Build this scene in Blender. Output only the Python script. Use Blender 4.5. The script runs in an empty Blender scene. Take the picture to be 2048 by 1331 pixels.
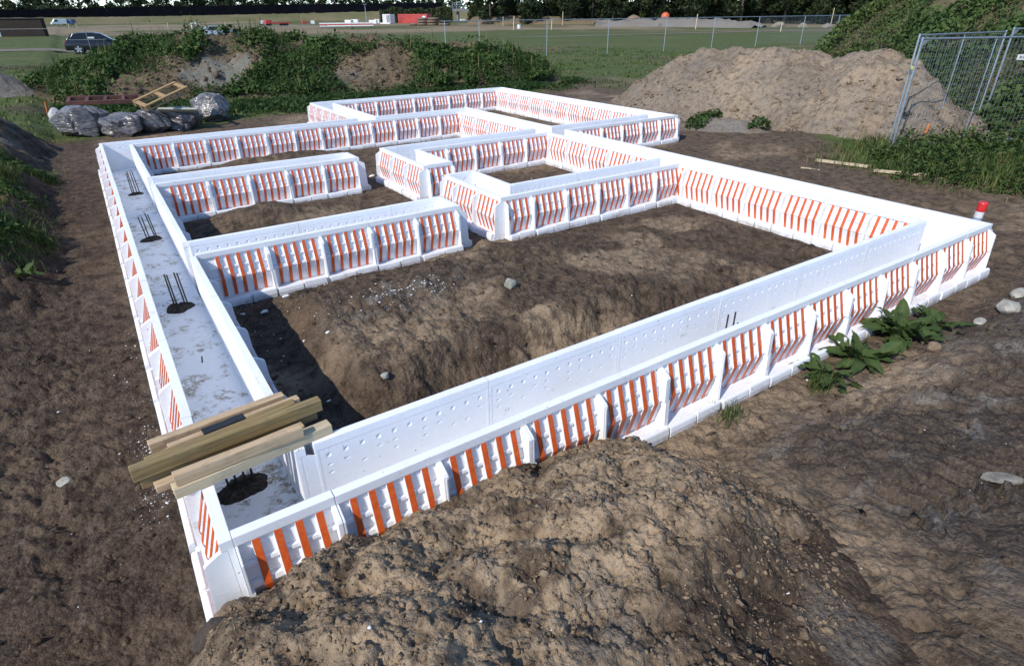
import bpy, math, random
import numpy as np
from mathutils import Matrix, Vector

# ------------------------------------------------------------------ camera, light
SC = bpy.context.scene
COL = SC.collection
F, PITCH, ROLL, YAW = 1187.87, 0.49358, -0.00896, -0.58672
CAM = np.array([0.05274, -2.43772, 2.79353])


def cam_axes():
    cp, sp = math.cos(PITCH), math.sin(PITCH)
    cr, sr = math.cos(ROLL), math.sin(ROLL)
    cy, sy = math.cos(YAW), math.sin(YAW)
    right, up, fwd = np.array([1, 0, 0.]), np.array([0, sp, cp]), np.array([0, cp, -sp])
    R = np.array([cr * right + sr * up, -sr * right + cr * up, fwd])
    Z = np.array([[cy, -sy, 0], [sy, cy, 0], [0, 0, 1]])
    return R @ Z.T


AX = cam_axes()
cd = bpy.data.cameras.new('camera')
cam = bpy.data.objects.new('camera', cd)
COL.objects.link(cam)
cd.sensor_width = 36.0
cd.lens = 36.0 * F / 2048.0
cd.clip_start = 0.05
cd.clip_end = 6000
mw = Matrix.Identity(4)
for i in range(3):
    mw[i][0], mw[i][1], mw[i][2], mw[i][3] = AX[0][i], AX[1][i], -AX[2][i], CAM[i]
cam.matrix_world = mw
SC.camera = cam

SUN_EL = math.radians(41)
SUN_AZ = np.array([-0.945, -0.32])
SUN_AZ = SUN_AZ / np.linalg.norm(SUN_AZ)
SUN_DIR = Vector((SUN_AZ[0] * math.cos(SUN_EL), SUN_AZ[1] * math.cos(SUN_EL), math.sin(SUN_EL)))
world = bpy.data.worlds.new('World')
SC.world = world
world.use_nodes = True
wn = world.node_tree
bg = wn.nodes['Background']
sky = wn.nodes.new('ShaderNodeTexSky')
sky.sky_type = 'NISHITA'
sky.sun_disc = False
sky.sun_elevation = SUN_EL
sky.sun_rotation = math.atan2(SUN_AZ[0], SUN_AZ[1])
sky.air_density = 1.0
sky.dust_density = 0.1
sky.altitude = 3000
sky.ozone_density = 1.6
tint = wn.nodes.new('ShaderNodeMix')
tint.data_type = 'RGBA'
tint.blend_type = 'MULTIPLY'
tint.inputs[0].default_value = 1.0
tint.inputs[7].default_value = (0.90, 0.96, 1.00, 1.0)
wn.links.new(sky.outputs[0], tint.inputs[6])
wn.links.new(tint.outputs[2], bg.inputs[0])
bg.inputs[1].default_value = 0.15
sl = bpy.data.lights.new('sun', 'SUN')
sl.energy = 2.6
sl.angle = math.radians(0.5)
sl.color = (1.0, 0.94, 0.85)
so = bpy.data.objects.new('sun', sl)
COL.objects.link(so)
so.rotation_euler = SUN_DIR.to_track_quat('Z', 'Y').to_euler()
SC.view_settings.view_transform = 'Standard'
SC.view_settings.look = 'None'
SC.view_settings.gamma = 1
SC.view_settings.use_curve_mapping = False
SC.view_settings.exposure = 0.72
SC.cycles.diffuse_bounces = 8
SC.cycles.max_bounces = 12

RNG = np.random.default_rng(7)
random.seed(5)


# ------------------------------------------------------------------ small maths
def ss(a, b, x):
    t = np.clip((np.asarray(x, float) - a) / (b - a), 0, 1)
    return t * t * (3 - 2 * t)


def _h(ix, iy, seed):
    h = (ix.astype(np.int64) * 374761393 + iy.astype(np.int64) * 668265263 + seed * 1442695041) & 0xFFFFFFFF
    h = ((h ^ (h >> 13)) * 1274126177) & 0xFFFFFFFF
    h = ((h ^ (h >> 15)) * 2246822519) & 0xFFFFFFFF
    return ((h ^ (h >> 16)) & 0xFFFFFF) / float(0xFFFFFF)


def vnoise(x, y, seed=0):
    xi, yi = np.floor(x), np.floor(y)
    fx, fy = x - xi, y - yi
    fx = fx * fx * fx * (fx * (fx * 6 - 15) + 10)
    fy = fy * fy * fy * (fy * (fy * 6 - 15) + 10)
    a, b = _h(xi, yi, seed), _h(xi + 1, yi, seed)
    c, d = _h(xi, yi + 1, seed), _h(xi + 1, yi + 1, seed)
    return (a + (b - a) * fx) * (1 - fy) + (c + (d - c) * fx) * fy


def fbm(x, y, sc, oct=4, seed=0, gain=0.5):
    """-1..1"""
    x, y = np.asarray(x, float) / sc, np.asarray(y, float) / sc
    t, amp, tot = 0, 1.0, 0
    for o in range(oct):
        ca, sa = math.cos(o * 1.1 + 0.4), math.sin(o * 1.1 + 0.4)
        t = t + amp * (vnoise(x * ca - y * sa + 17.3 * o, x * sa + y * ca - 9.1 * o, seed + o * 31) * 2 - 1)
        tot += amp
        amp *= gain
        x, y = x * 2.03, y * 2.03
    return t / tot


def ridged(x, y, sc, oct=4, seed=0, gain=0.55):
    """0..1, creased"""
    x, y = np.asarray(x, float) / sc, np.asarray(y, float) / sc
    t, amp, tot = 0, 1.0, 0
    for o in range(oct):
        ca, sa = math.cos(o * 0.9 + 0.7), math.sin(o * 0.9 + 0.7)
        n = vnoise(x * ca - y * sa + 11.7 * o, x * sa + y * ca + 5.3 * o, seed + o * 17)
        t = t + amp * np.abs(n * 2 - 1)
        tot += amp
        amp *= gain
        x, y = x * 2.1, y * 2.1
    return t / tot


def clods(x, y, sc, seed=0):
    """rounded lumps, 0..1 (cellular)"""
    x, y = np.asarray(x, float) / sc, np.asarray(y, float) / sc
    xi, yi = np.floor(x), np.floor(y)
    best = np.full(x.shape, 9.0)
    for dx in (-1, 0, 1):
        for dy in (-1, 0, 1):
            cx, cy = xi + dx, yi + dy
            px = cx + _h(cx, cy, seed)
            py = cy + _h(cx, cy, seed + 5)
            r = 0.35 + 0.65 * _h(cx, cy, seed + 9)
            d = ((x - px) ** 2 + (y - py) ** 2) / (r * r)
            best = np.minimum(best, d)
    return np.clip(1 - best, 0, 1) ** 0.5


def gp(px, py, z=0.0):
    """the place at height z seen on this bearing of the survey photograph"""
    d = (px - 1024) / F * AX[0] - (py - 665.5) / F * AX[1] + AX[2]
    return CAM + d * ((z - CAM[2]) / d[2])


def at_dist(px, py, D):
    d = (px - 1024) / F * AX[0] - (py - 665.5) / F * AX[1] + AX[2]
    return CAM + d * (D / math.hypot(d[0], d[1]))


# ------------------------------------------------------------------ object helpers
def props(o, label=None, cat=None, group=None, kind=None):
    if label: o['label'] = label
    if cat: o['category'] = cat
    if group: o['group'] = group
    if kind: o['kind'] = kind
    return o


def link(name, mesh, mat=None, parent=None, loc=None, rz=None, rot=None):
    o = bpy.data.objects.new(name, mesh)
    COL.objects.link(o)
    if mat is not None and not mesh.materials:
        mesh.materials.append(mat)
    if parent is not None:
        o.parent = parent
    if loc is not None:
        o.location = [float(c) for c in loc]
    if rz is not None:
        o.rotation_euler = (0, 0, float(rz))
    if rot is not None:
        o.rotation_euler = [float(c) for c in rot]
    return o


def thing(name, label, cat, loc=(0, 0, 0), rz=0.0, group=None, rot=None):
    o = bpy.data.objects.new(name, None)
    COL.objects.link(o)
    o.empty_display_size = 0.2
    o.location = [float(c) for c in loc]
    o.rotation_euler = (0, 0, float(rz)) if rot is None else [float(c) for c in rot]
    return props(o, label, cat, group)


def np_mesh(name, verts, faces, smooth=False, attr=None, mat_idx=None):
    """verts (n,3), faces (m,k) arrays of one polygon size"""
    me = bpy.data.meshes.new(name)
    verts = np.asarray(verts, np.float32)
    faces = np.asarray(faces, np.int32)
    k = faces.shape[1]
    me.vertices.add(len(verts))
    me.vertices.foreach_set('co', verts.ravel())
    me.loops.add(faces.size)
    me.loops.foreach_set('vertex_index', faces.ravel())
    me.polygons.add(len(faces))
    me.polygons.foreach_set('loop_start', np.arange(0, faces.size, k, dtype=np.int32))
    me.polygons.foreach_set('loop_total', np.full(len(faces), k, np.int32))
    if smooth:
        me.polygons.foreach_set('use_smooth', np.ones(len(faces), bool))
    if attr:
        for an, arr in attr.items():
            a = me.attributes.new(an, 'FLOAT_COLOR', 'POINT')
            full = np.ones((len(verts), 4), np.float32)
            full[:, :arr.shape[1]] = arr
            a.data.foreach_set('color', full.ravel())
    me.update(calc_edges=True)
    me.validate()
    return me


class MB:
    """collects boxes, prisms and tubes into one mesh"""

    def __init__(self):
        self.v, self.f = [], []

    def poly(self, pts, faces):
        n = len(self.v)
        self.v += [tuple(float(c) for c in p) for p in pts]
        self.f += [tuple(i + n for i in f) for f in faces]

    def box(self, x0, x1, y0, y1, z0, z1):
        self.poly([(x0, y0, z0), (x1, y0, z0), (x1, y1, z0), (x0, y1, z0), (x0, y0, z1), (x1, y0, z1), (x1, y1, z1), (x0, y1, z1)],
                  [(3, 2, 1, 0), (4, 5, 6, 7), (0, 1, 5, 4), (1, 2, 6, 5), (2, 3, 7, 6), (3, 0, 4, 7)])

    def prism(self, yz, x0, x1):
        """polygon in (y, z), counter-clockwise seen from +x, extruded along x"""
        n = len(yz)
        pts = [(x0, y, z) for y, z in yz] + [(x1, y, z) for y, z in yz]
        fs = [tuple(range(n - 1, -1, -1)), tuple(range(n, 2 * n))]
        for i in range(n):
            j = (i + 1) % n
            fs.append((i, j, n + j, n + i))
        self.poly(pts, fs)

    def prism_y(self, xz, y0, y1):
        n = len(xz)
        pts = [(x, y0, z) for x, z in xz] + [(x, y1, z) for x, z in xz]
        fs = [tuple(range(n)), tuple(range(2 * n - 1, n - 1, -1))]
        for i in range(n):
            j = (i + 1) % n
            fs.append((j, i, n + i, n + j))
        self.poly(pts, fs)

    def tube(self, path, r, seg=6, r1=None):
        path = [Vector(p) for p in path]
        rings = []
        for i, p in enumerate(path):
            t = (path[min(i + 1, len(path) - 1)] - path[max(i - 1, 0)]).normalized()
            a = t.orthogonal().normalized()
            b = t.cross(a)
            rr = r if r1 is None else r + (r1 - r) * i / (len(path) - 1)
            rings.append([p + (a * math.cos(2 * math.pi * k / seg) + b * math.sin(2 * math.pi * k / seg)) * rr for k in range(seg)])
        pts = [q for ring in rings for q in ring]
        fs = []
        for i in range(len(path) - 1):
            for k in range(seg):
                k2 = (k + 1) % seg
                fs.append((i * seg + k, i * seg + k2, (i + 1) * seg + k2, (i + 1) * seg + k))
        fs.append(tuple(range(seg - 1, -1, -1)))
        fs.append(tuple((len(path) - 1) * seg + k for k in range(seg)))
        self.poly(pts, fs)

    def mesh(self, name, smooth=False, bevel=0.0, bseg=2):
        me = bpy.data.meshes.new(name)
        me.from_pydata(self.v, [], self.f)
        me.update()
        if bevel:
            import bmesh
            bm = bmesh.new()
            bm.from_mesh(me)
            bmesh.ops.recalc_face_normals(bm, faces=bm.faces)
            bmesh.ops.bevel(bm, geom=list(bm.edges), offset=bevel, segments=bseg, affect='EDGES', profile=0.5)
            bm.to_mesh(me)
            bm.free()
        if smooth:
            for p in me.polygons:
                p.use_smooth = True
        return me

    def build(self, name, mat, parent=None, loc=None, rz=None, rot=None, smooth=False, bevel=0.0):
        return link(name, self.mesh(name, smooth, bevel), mat, parent, loc, rz, rot)


# ------------------------------------------------------------------ materials
def new_mat(name):
    m = bpy.data.materials.new(name)
    m.use_nodes = True
    nt = m.node_tree
    return m, nt, nt.nodes['Principled BSDF']


def N(nt, typ, **kw):
    n = nt.nodes.new(typ)
    for k, v in kw.items():
        if k in n.inputs:
            n.inputs[k].default_value = v
        else:
            setattr(n, k, v)
    return n


def mixc(nt, fac, a, b):
    n = nt.nodes.new('ShaderNodeMix')
    n.data_type = 'RGBA'
    for sock, val in ((n.inputs[0], fac), (n.inputs[6], a), (n.inputs[7], b)):
        if hasattr(val, 'is_linked') or hasattr(val, 'node'):
            nt.links.new(val, sock)
        elif isinstance(val, (tuple, list)):
            sock.default_value = tuple(val) + ((1.0,) if len(val) == 3 else ())
        else:
            sock.default_value = val
    return n.outputs[2]


def ramp(nt, sock, lo, hi):
    n = nt.nodes.new('ShaderNodeMapRange')
    n.interpolation_type = 'SMOOTHSTEP'
    n.inputs['From Min'].default_value = lo
    n.inputs['From Max'].default_value = hi
    nt.links.new(sock, n.inputs['Value'])
    return n.outputs['Result']


def noise(nt, scale, detail=4, rough=0.55, vec=None, dist=0.0):
    n = nt.nodes.new('ShaderNodeTexNoise')
    n.inputs['Scale'].default_value = scale
    n.inputs['Detail'].default_value = detail
    n.inputs['Roughness'].default_value = rough
    n.inputs['Distortion'].default_value = dist
    if vec is not None:
        nt.links.new(vec, n.inputs['Vector'])
    return n.outputs['Fac']


def objcoord(nt, world=False):
    if world:
        return nt.nodes.new('ShaderNodeNewGeometry').outputs['Position']
    return nt.nodes.new('ShaderNodeTexCoord').outputs['Object']


def bump(nt, bsdf, height, strength=0.4, dist=0.01):
    b = nt.nodes.new('ShaderNodeBump')
    b.inputs['Strength'].default_value = strength
    b.inputs['Distance'].default_value = dist
    nt.links.new(height, b.inputs['Height'])
    nt.links.new(b.outputs[0], bsdf.inputs['Normal'])
    return b


def simple(name, col, rough=0.6, metal=0.0, var=0.12, nscale=6.0, bumps=0.0, spec=None):
    m, nt, b = new_mat(name)
    v = objcoord(nt)
    n = noise(nt, nscale, 5, 0.6, v)
    c0 = tuple(max(0, c * (1 - var)) for c in col)
    c1 = tuple(min(1, c * (1 + var)) for c in col)
    nt.links.new(mixc(nt, ramp(nt, n, 0.3, 0.7), c0, c1), b.inputs['Base Color'])
    b.inputs['Roughness'].default_value = rough
    b.inputs['Metallic'].default_value = metal
    if spec is not None:
        b.inputs['Specular IOR Level'].default_value = spec
    if bumps:
        bump(nt, b, noise(nt, nscale * 6, 4, 0.6, v), bumps, 0.01)
    return m


def soil_material():
    m, nt, b = new_mat('soil')
    P = objcoord(nt, True)
    at = nt.nodes.new('ShaderNodeAttribute')
    at.attribute_name = 'mix'
    sep = nt.nodes.new('ShaderNodeSeparateColor')
    nt.links.new(at.outputs['Color'], sep.inputs[0])
    grass, tan, pale = sep.outputs[0], sep.outputs[1], sep.outputs[2]
    n_big = noise(nt, 1.1, 5, 0.65, P, 0.2)
    n_mid = noise(nt, 6.5, 6, 0.7, P)
    n_fine = noise(nt, 45, 4, 0.7, P)
    n_grit = noise(nt, 170, 2, 0.6, P)
    dark = mixc(nt, ramp(nt, n_mid, 0.35, 0.68), (0.028, 0.0185, 0.0138), (0.086, 0.060, 0.043))
    dark = mixc(nt, ramp(nt, n_big, 0.52, 0.75), dark, (0.108, 0.070, 0.045))
    tanc = mixc(nt, ramp(nt, n_mid, 0.32, 0.6), (0.140, 0.100, 0.066), (0.385, 0.285, 0.186))
    soil = mixc(nt, tan, dark, tanc)
    greyc = mixc(nt, ramp(nt, n_fine, 0.3, 0.7), (0.12, 0.108, 0.093), (0.285, 0.265, 0.235))
    soil = mixc(nt, pale, soil, greyc)
    soil = mixc(nt, ramp(nt, n_fine, 0.50, 0.78), soil, mixc(nt, 0.55, soil, (0.23, 0.18, 0.13)))
    soil = mixc(nt, ramp(nt, n_fine, 0.48, 0.25), soil, mixc(nt, 0.55, soil, (0.012, 0.009, 0.008)))
    soil = mixc(nt, ramp(nt, n_grit, 0.66, 0.74), soil, (0.30, 0.26, 0.21))
    g_n = noise(nt, 2.2, 6, 0.7, P)
    g_b = noise(nt, 0.12, 4, 0.6, P)
    gcol = mixc(nt, ramp(nt, g_n, 0.3, 0.7), (0.046, 0.068, 0.019), (0.125, 0.148, 0.047))
    gcol = mixc(nt, ramp(nt, g_b, 0.52, 0.72), gcol, (0.125, 0.115, 0.052))
    col = mixc(nt, grass, soil, gcol)
    nt.links.new(col, b.inputs['Base Color'])
    b.inputs['Roughness'].default_value = 0.95
    b.inputs['Specular IOR Level'].default_value = 0.15
    def vor(scale):
        v = nt.nodes.new('ShaderNodeTexVoronoi')
        v.inputs['Scale'].default_value = scale
        v.inputs['Randomness'].default_value = 1.0
        nt.links.new(P, v.inputs['Vector'])
        return v.outputs['Distance']

    def madd(a, k, c):
        q = nt.nodes.new('ShaderNodeMath')
        q.operation = 'MULTIPLY_ADD'
        nt.links.new(a, q.inputs[0])
        q.inputs[1].default_value = k
        nt.links.new(c, q.inputs[2])
        return q.outputs[0]
    hgt = madd(n_fine, 0.55, n_mid)
    hgt = madd(vor(13), -0.55, hgt)
    hgt = madd(vor(37), -0.30, hgt)
    hgt = madd(vor(95), -0.10, hgt)
    bump(nt, b, hgt, 0.75, 0.04)
    return m


def foam_material(name, dirt):
    m, nt, b = new_mat(name)
    P = objcoord(nt, True)
    n1 = noise(nt, 3.2, 5, 0.7, P, 0.5)
    n2 = noise(nt, 40, 3, 0.7, P)
    n3 = noise(nt, 14, 4, 0.7, P, 1.0)
    col = mixc(nt, ramp(nt, n2, 0.3, 0.7), (0.84, 0.85, 0.865), (0.89, 0.895, 0.905))
    if dirt:
        mk = nt.nodes.new('ShaderNodeMath')
        mk.operation = 'MULTIPLY'
        nt.links.new(ramp(nt, n1, 0.47, 0.60), mk.inputs[0])
        nt.links.new(ramp(nt, n3, 0.42, 0.58), mk.inputs[1])
        col = mixc(nt, mk.outputs[0], col, mixc(nt, ramp(nt, n2, 0.4, 0.6), (0.22, 0.17, 0.11), (0.52, 0.47, 0.38)))
        sp = noise(nt, 75, 2, 0.5, P)
        col = mixc(nt, ramp(nt, sp, 0.70, 0.74), col, (0.12, 0.10, 0.08))
    else:
        mk = nt.nodes.new('ShaderNodeMath')
        mk.operation = 'MULTIPLY'
        nt.links.new(ramp(nt, n1, 0.56, 0.70), mk.inputs[0])
        nt.links.new(ramp(nt, n3, 0.50, 0.66), mk.inputs[1])
        col = mixc(nt, mk.outputs[0], col, (0.56, 0.53, 0.47))
        sp = noise(nt, 34, 3, 0.6, P)
        col = mixc(nt, ramp(nt, sp, 0.715, 0.735), col, (0.25, 0.20, 0.15))
        col = mixc(nt, ramp(nt, noise(nt, 1.3, 4, 0.6, P), 0.45, 0.75), col, mixc(nt, 0.16, col, (0.45, 0.43, 0.38)))
        # splashed earth low on the outer faces
        spx = nt.nodes.new('ShaderNodeSeparateXYZ')
        nt.links.new(P, spx.inputs[0])
        lo = ramp(nt, spx.outputs[2], 0.12, -0.03)
        mk2 = nt.nodes.new('ShaderNodeMath')
        mk2.operation = 'MULTIPLY'
        nt.links.new(lo, mk2.inputs[0])
        nt.links.new(ramp(nt, n1, 0.42, 0.66), mk2.inputs[1])
        col = mixc(nt, mk2.outputs[0], col, (0.33, 0.27, 0.20))
    nt.links.new(col, b.inputs['Base Color'])
    b.inputs['Roughness'].default_value = 0.55
    b.inputs['Specular IOR Level'].default_value = 0.35
    bv = nt.nodes.new('ShaderNodeBevel')
    bv.samples = 4
    bv.inputs['Radius'].default_value = 0.006
    bp = bump(nt, b, noise(nt, 220, 2, 0.5, P), 0.10, 0.004)
    nt.links.new(bv.outputs[0], bp.inputs['Normal'])
    return m


def leaf_material(name, c0, c1, c2=None):
    m, nt, b = new_mat(name)
    at = nt.nodes.new('ShaderNodeAttribute')
    at.attribute_name = 'tone'
    sep = nt.nodes.new('ShaderNodeSeparateColor')
    nt.links.new(at.outputs['Color'], sep.inputs[0])
    col = mixc(nt, sep.outputs[0], c0, c1)
    if c2 is not None:
        col = mixc(nt, sep.outputs[1], col, c2)
    nt.links.new(col, b.inputs['Base Color'])
    b.inputs['Roughness'].default_value = 0.62
    b.inputs['Specular IOR Level'].default_value = 0.18
    tr = nt.nodes.new('ShaderNodeBsdfTranslucent')
    nt.links.new(mixc(nt, 0.5, col, (0.09, 0.14, 0.02)), tr.inputs[0])
    ms = nt.nodes.new('ShaderNodeMixShader')
    ms.inputs[0].default_value = 0.22
    nt.links.new(b.outputs[0], ms.inputs[1])
    nt.links.new(tr.outputs[0], ms.inputs[2])
    nt.links.new(ms.outputs[0], nt.nodes['Material Output'].inputs[0])
    return m


def wood_material(name, ca, cb, scale=1.0):
    m, nt, b = new_mat(name)
    tc = objcoord(nt)
    mp = nt.nodes.new('ShaderNodeMapping')
    mp.inputs['Scale'].default_value = (0.8 * scale, 22 * scale, 22 * scale)
    nt.links.new(tc, mp.inputs[0])
    n = noise(nt, 3.0, 5, 0.6, mp.outputs[0], 1.2)
    k = noise(nt, 5.0, 2, 0.5, tc)
    col = mixc(nt, ramp(nt, n, 0.3, 0.7), ca, cb)
    col = mixc(nt, ramp(nt, k, 0.80, 0.84), col, tuple(c * 0.45 for c in ca))
    st = noise(nt, 7.0, 5, 0.7, objcoord(nt, True))
    col = mixc(nt, ramp(nt, st, 0.52, 0.72), col, mixc(nt, 0.45, col, (0.12, 0.10, 0.08)))
    nt.links.new(col, b.inputs['Base Color'])
    b.inputs['Roughness'].default_value = 0.75
    bump(nt, b, n, 0.25, 0.004)
    return m


def strap_material():
    m, nt, b = new_mat('orange_strap')
    P = objcoord(nt, True)
    n = noise(nt, 30, 3, 0.6, P)
    nt.links.new(mixc(nt, ramp(nt, n, 0.3, 0.7), (0.60, 0.090, 0.016), (0.72, 0.130, 0.026)), b.inputs['Base Color'])
    b.inputs['Roughness'].default_value = 0.42
    return m


SOIL = soil_material()
FOAM = foam_material('white_foam', False)
FOAM_D = foam_material('soiled_white_foam', True)
STRAP = strap_material()
REBAR = simple('rebar_steel', (0.055, 0.045, 0.042), 0.6, 0.6, 0.3, 30, 0.3)
GALV = simple('galvanised_steel', (0.42, 0.46, 0.50), 0.42, 0.75, 0.15, 12)
GALV_D = simple('dull_galvanised_wire', (0.30, 0.33, 0.36), 0.5, 0.6, 0.1, 12)
PINE = wood_material('pale_pine', (0.42, 0.29, 0.16), (0.62, 0.46, 0.29))
PINE_G = wood_material('treated_pine', (0.17, 0.12, 0.05), (0.36, 0.26, 0.11))
PINE_O = wood_material('weathered_pine', (0.46, 0.36, 0.22), (0.60, 0.50, 0.33))
PALLET = wood_material('pallet_wood', (0.24, 0.150, 0.065), (0.42, 0.275, 0.130))
LEAF_N = leaf_material('nettle_leaves', (0.022, 0.048, 0.014), (0.075, 0.130, 0.034), (0.130, 0.140, 0.048))
LEAF_H = leaf_material('bank_leaves', (0.030, 0.058, 0.018), (0.095, 0.150, 0.042), (0.165, 0.180, 0.058))
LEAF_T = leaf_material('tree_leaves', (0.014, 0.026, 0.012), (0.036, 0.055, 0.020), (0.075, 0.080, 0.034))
LEAF_G = leaf_material('grass_blades', (0.035, 0.070, 0.016), (0.095, 0.150, 0.035), (0.25, 0.20, 0.09))
LEAF_D = leaf_material('dock_leaves', (0.028, 0.058, 0.018), (0.070, 0.120, 0.036), (0.15, 0.15, 0.05))
BARK = simple('bark', (0.075, 0.062, 0.05), 0.9, 0, 0.3, 8, 0.4)
STONE = simple('pale_stone', (0.40, 0.38, 0.32), 0.9, 0, 0.25, 14, 0.5)
STONE_G = simple('grey_green_stone', (0.30, 0.31, 0.25), 0.9, 0, 0.2, 14, 0.5)
WHITE = simple('white_paint', (0.72, 0.72, 0.70), 0.5, 0, 0.08, 4)
RED = simple('red_paint', (0.48, 0.055, 0.045), 0.5, 0, 0.15, 2)
ORANGE = simple('orange_paint', (0.62, 0.16, 0.03), 0.6, 0, 0.12, 8)
BLACK = simple('black_rubber', (0.018, 0.018, 0.02), 0.55, 0, 0.2, 8)

# ------------------------------------------------------------------ plan of the foundation
WALLS = [  # footprints of the trenches, metres: x0, x1, y0, y1
    (0, .55, 0, 12.14), (0, 8.4, 0, .54), (7.83, 8.4, 0, 12.14), (0, 8.4, 11.6, 12.14),
    (.5, 3.71, 4.25, 4.79), (.5, 3.71, 7.84, 8.41), (4.33, 7.9, 7.84, 8.42), (4.33, 4.88, 6.58, 7.9),
    (4.33, 4.86, 4.24, 5.86), (4.33, 7.9, 4.24, 4.78), (8.3, 11.78, 7.87, 8.44), (11.22, 11.78, 7.87, 15.68),
    (5.26, 11.78, 15.14, 15.68), (5.26, 5.82, 12.0, 15.68)]


def wall_dist(x, y):
    d = np.full(np.shape(x), 99.0)
    for x0, x1, y0, y1 in WALLS:
        dx = np.maximum(np.maximum(x0 - x, x - x1), 0)
        dy = np.maximum(np.maximum(y0 - y, y - y1), 0)
        d = np.minimum(d, np.hypot(dx, dy))
    return d


def gauss(x, y, cx, cy, sx, sy, rot=0.0):
    c, s = math.cos(rot), math.sin(rot)
    a, b = (x - cx) * c + (y - cy) * s, -(x - cx) * s + (y - cy) * c
    return np.exp(-0.5 * ((a / sx) ** 2 + (b / sy) ** 2))


# ------------------------------------------------------------------ ground
def dirt_mask(x, y):
    """1 on bare earth, 0 on grass"""
    w = fbm(x, y, 2.5, 3, 41) * 0.9
    m = ss(-2.6, -1.9, x + w * .5) * (1 - ss(12.2, 13.0, x + w * .6 - .55 * np.clip(y - 4, 0, 6) - .5 * np.clip(y - 4, 0, 4))) * (1 - ss(16.8, 17.8, y + w - .08 * x))
    left = ss(-6, -1, -y + 4.6 + w)       # bare low left corner
    m = np.maximum(m, left * (1 - ss(8, 12, x)))
    m = np.maximum(m, (1 - ss(-3.2, -2.4, y + w)) * ss(-8, -5, x) * (1 - ss(14, 17, x)))
    return np.clip(m, 0, 1)


def ground_low(x, y):
    s = -y + 0.12 * fbm(x, y, 1.2, 3, 12)
    z = 0.0 * x
    z = z + (0.22 * ss(.38, 1.15, s) + 0.30 * ss(1.1, 3.2, s)) * ss(-1.1, .2, x)
    # earth left standing in the big front bay
    wx, wy = x + .14 * fbm(x, y, .5, 3, 3), y + .16 * fbm(x, y, .45, 3, 8)
    z = z + .34 * ss(1.05, 1.42, wx) * ss(1.22, 1.62, wy) * (1 - .85 * ss(2.6, 7.2, x)) * (1 - .72 * ss(2.7, 4.15, wy)) * (y < 4.3) * (x < 7.85)
    wd = wall_dist(x, y)
    z = z * np.where((y > 0) & (y < 12) & (x > 0) & (x < 8.4), ss(.12, .45, wd), 1.0)
    z = z + .24 * gauss(wx, wy, 1.75, 7.12, .5, .34) + .05 * gauss(x, y, 3, 6.3, 2, 1.2)
    z = z + .21 * gauss(wx, wy, 3.1, 11.0, 1.1, .28) + .05 * gauss(x, y, 4, 10, 2, 1)
    # bank on the left, with a cut face towards the trench
    wl = -x + .35 * fbm(x, y, 1.4, 3, 77)
    z = z + .52 * ss(.85, 1.75, wl) * ss(4.9, 6.4, y + .5 * fbm(x, y, .9, 3, 5)) * (1 - .6 * ss(14, 20, y))
    z = z + ss(.7, 1.2, -x) * ss(4.4, 5.6, y) * (1 - ss(15, 20, y)) * (.22 * (ridged(x, y, .75, 4, 78) - .4) + .08 * clods(x, y, .28, 79))
    z = z + .14 * ss(.7, 2.4, wl) * (1 - ss(4.9, 6.4, y))
    # low edge of turf on the right
    z = z + .16 * ss(11.9, 13.2, x + .4 * fbm(x, y, 1.3, 3, 15)) * (1 - ss(5, 9, y)) * ss(-4, -1, y)
    return z, wd


def ground_z(x, y, detail=True):
    x, y = np.asarray(x, float), np.asarray(y, float)
    z, wd = ground_low(x, y)
    D = np.hypot(x - CAM[0], y - CAM[1])
    if detail:
        dm = dirt_mask(x, y)
        near = 1 - ss(9, 22, D)
        calm = .35 + .65 * ss(.25, .8, wd)
        z = z + dm * calm * .050 * fbm(x, y, .9, 3, 101) * (1 - ss(30, 60, D))
        rt = ss(2.6, 3.6, x) * ss(.3, .8, -y)
        lump = (ridged(x, y, .42, 4, 202) - .42) * (1 - .55 * rt)
        z = z + dm * near * calm * .10 * lump + dm * near * calm * (.062 * (ridged(x, y, .17, 3, 203) - .4) * (1 - .7 * rt) + rt * (.030 * clods(x, y, .16, 204) + .022 * fbm(x, y, .09, 3, 205)))
        fine = 1 - ss(5, 12, D)
        right = ss(2.6, 3.6, x) * ss(.3, .8, -y)
        z = z + dm * fine * (.026 * (ridged(x, y, .085, 3, 303) - .4) + .020 * clods(x, y, .075, 5) * ss(.35, .65, vnoise(x * 2.2, y * 2.2, 9)))
        # pressed wheel and bucket marks on the right
        a, bq = x * .94 - y * .33, x * .33 + y * .94
        z = z + right * fine * .022 * (ridged(a * .6, bq, .34, 3, 66) - .4)
        wob = bq + .06 * fbm(x, y, .6, 2, 67)
        for b0, ph in ((-.35, 1.0), (.55, -1.0), (-1.5, 1.0)):
            q = (wob - b0) / .21
            lug = np.clip(1.6 * np.sin(2 * math.pi * (a / .135 + ph * .9 * np.abs(q))), -1, 1)
            z = z + right * fine * (.024 * lug - .030) * (1 - ss(.8, 1.1, np.abs(q))) * ss(-.35, .1, fbm(x, y, .8, 3, 68))
        z = z + (1 - dm) * .04 * fbm(x, y, .7, 3, 31) * (1 - ss(20, 45, D))
    # nothing pokes up through the trench floors or under the base strips
    inside = wd <= .001
    z = np.where(inside, np.minimum(z, -.06), z)
    heaped = (.24 * gauss(x, y, 1.75, 7.12, .5, .34) + .21 * gauss(x, y, 3.1, 11., 1.1, .28)) > .06
    z = np.where(~inside & (wd < .22) & ~heaped & (y > -.35), np.minimum(z, .015 + .10 * np.clip(wd - .15, 0, 1)), z)
    return z


def gz(x, y):
    return float(ground_z(np.array([x]), np.array([y]))[0])


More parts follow.
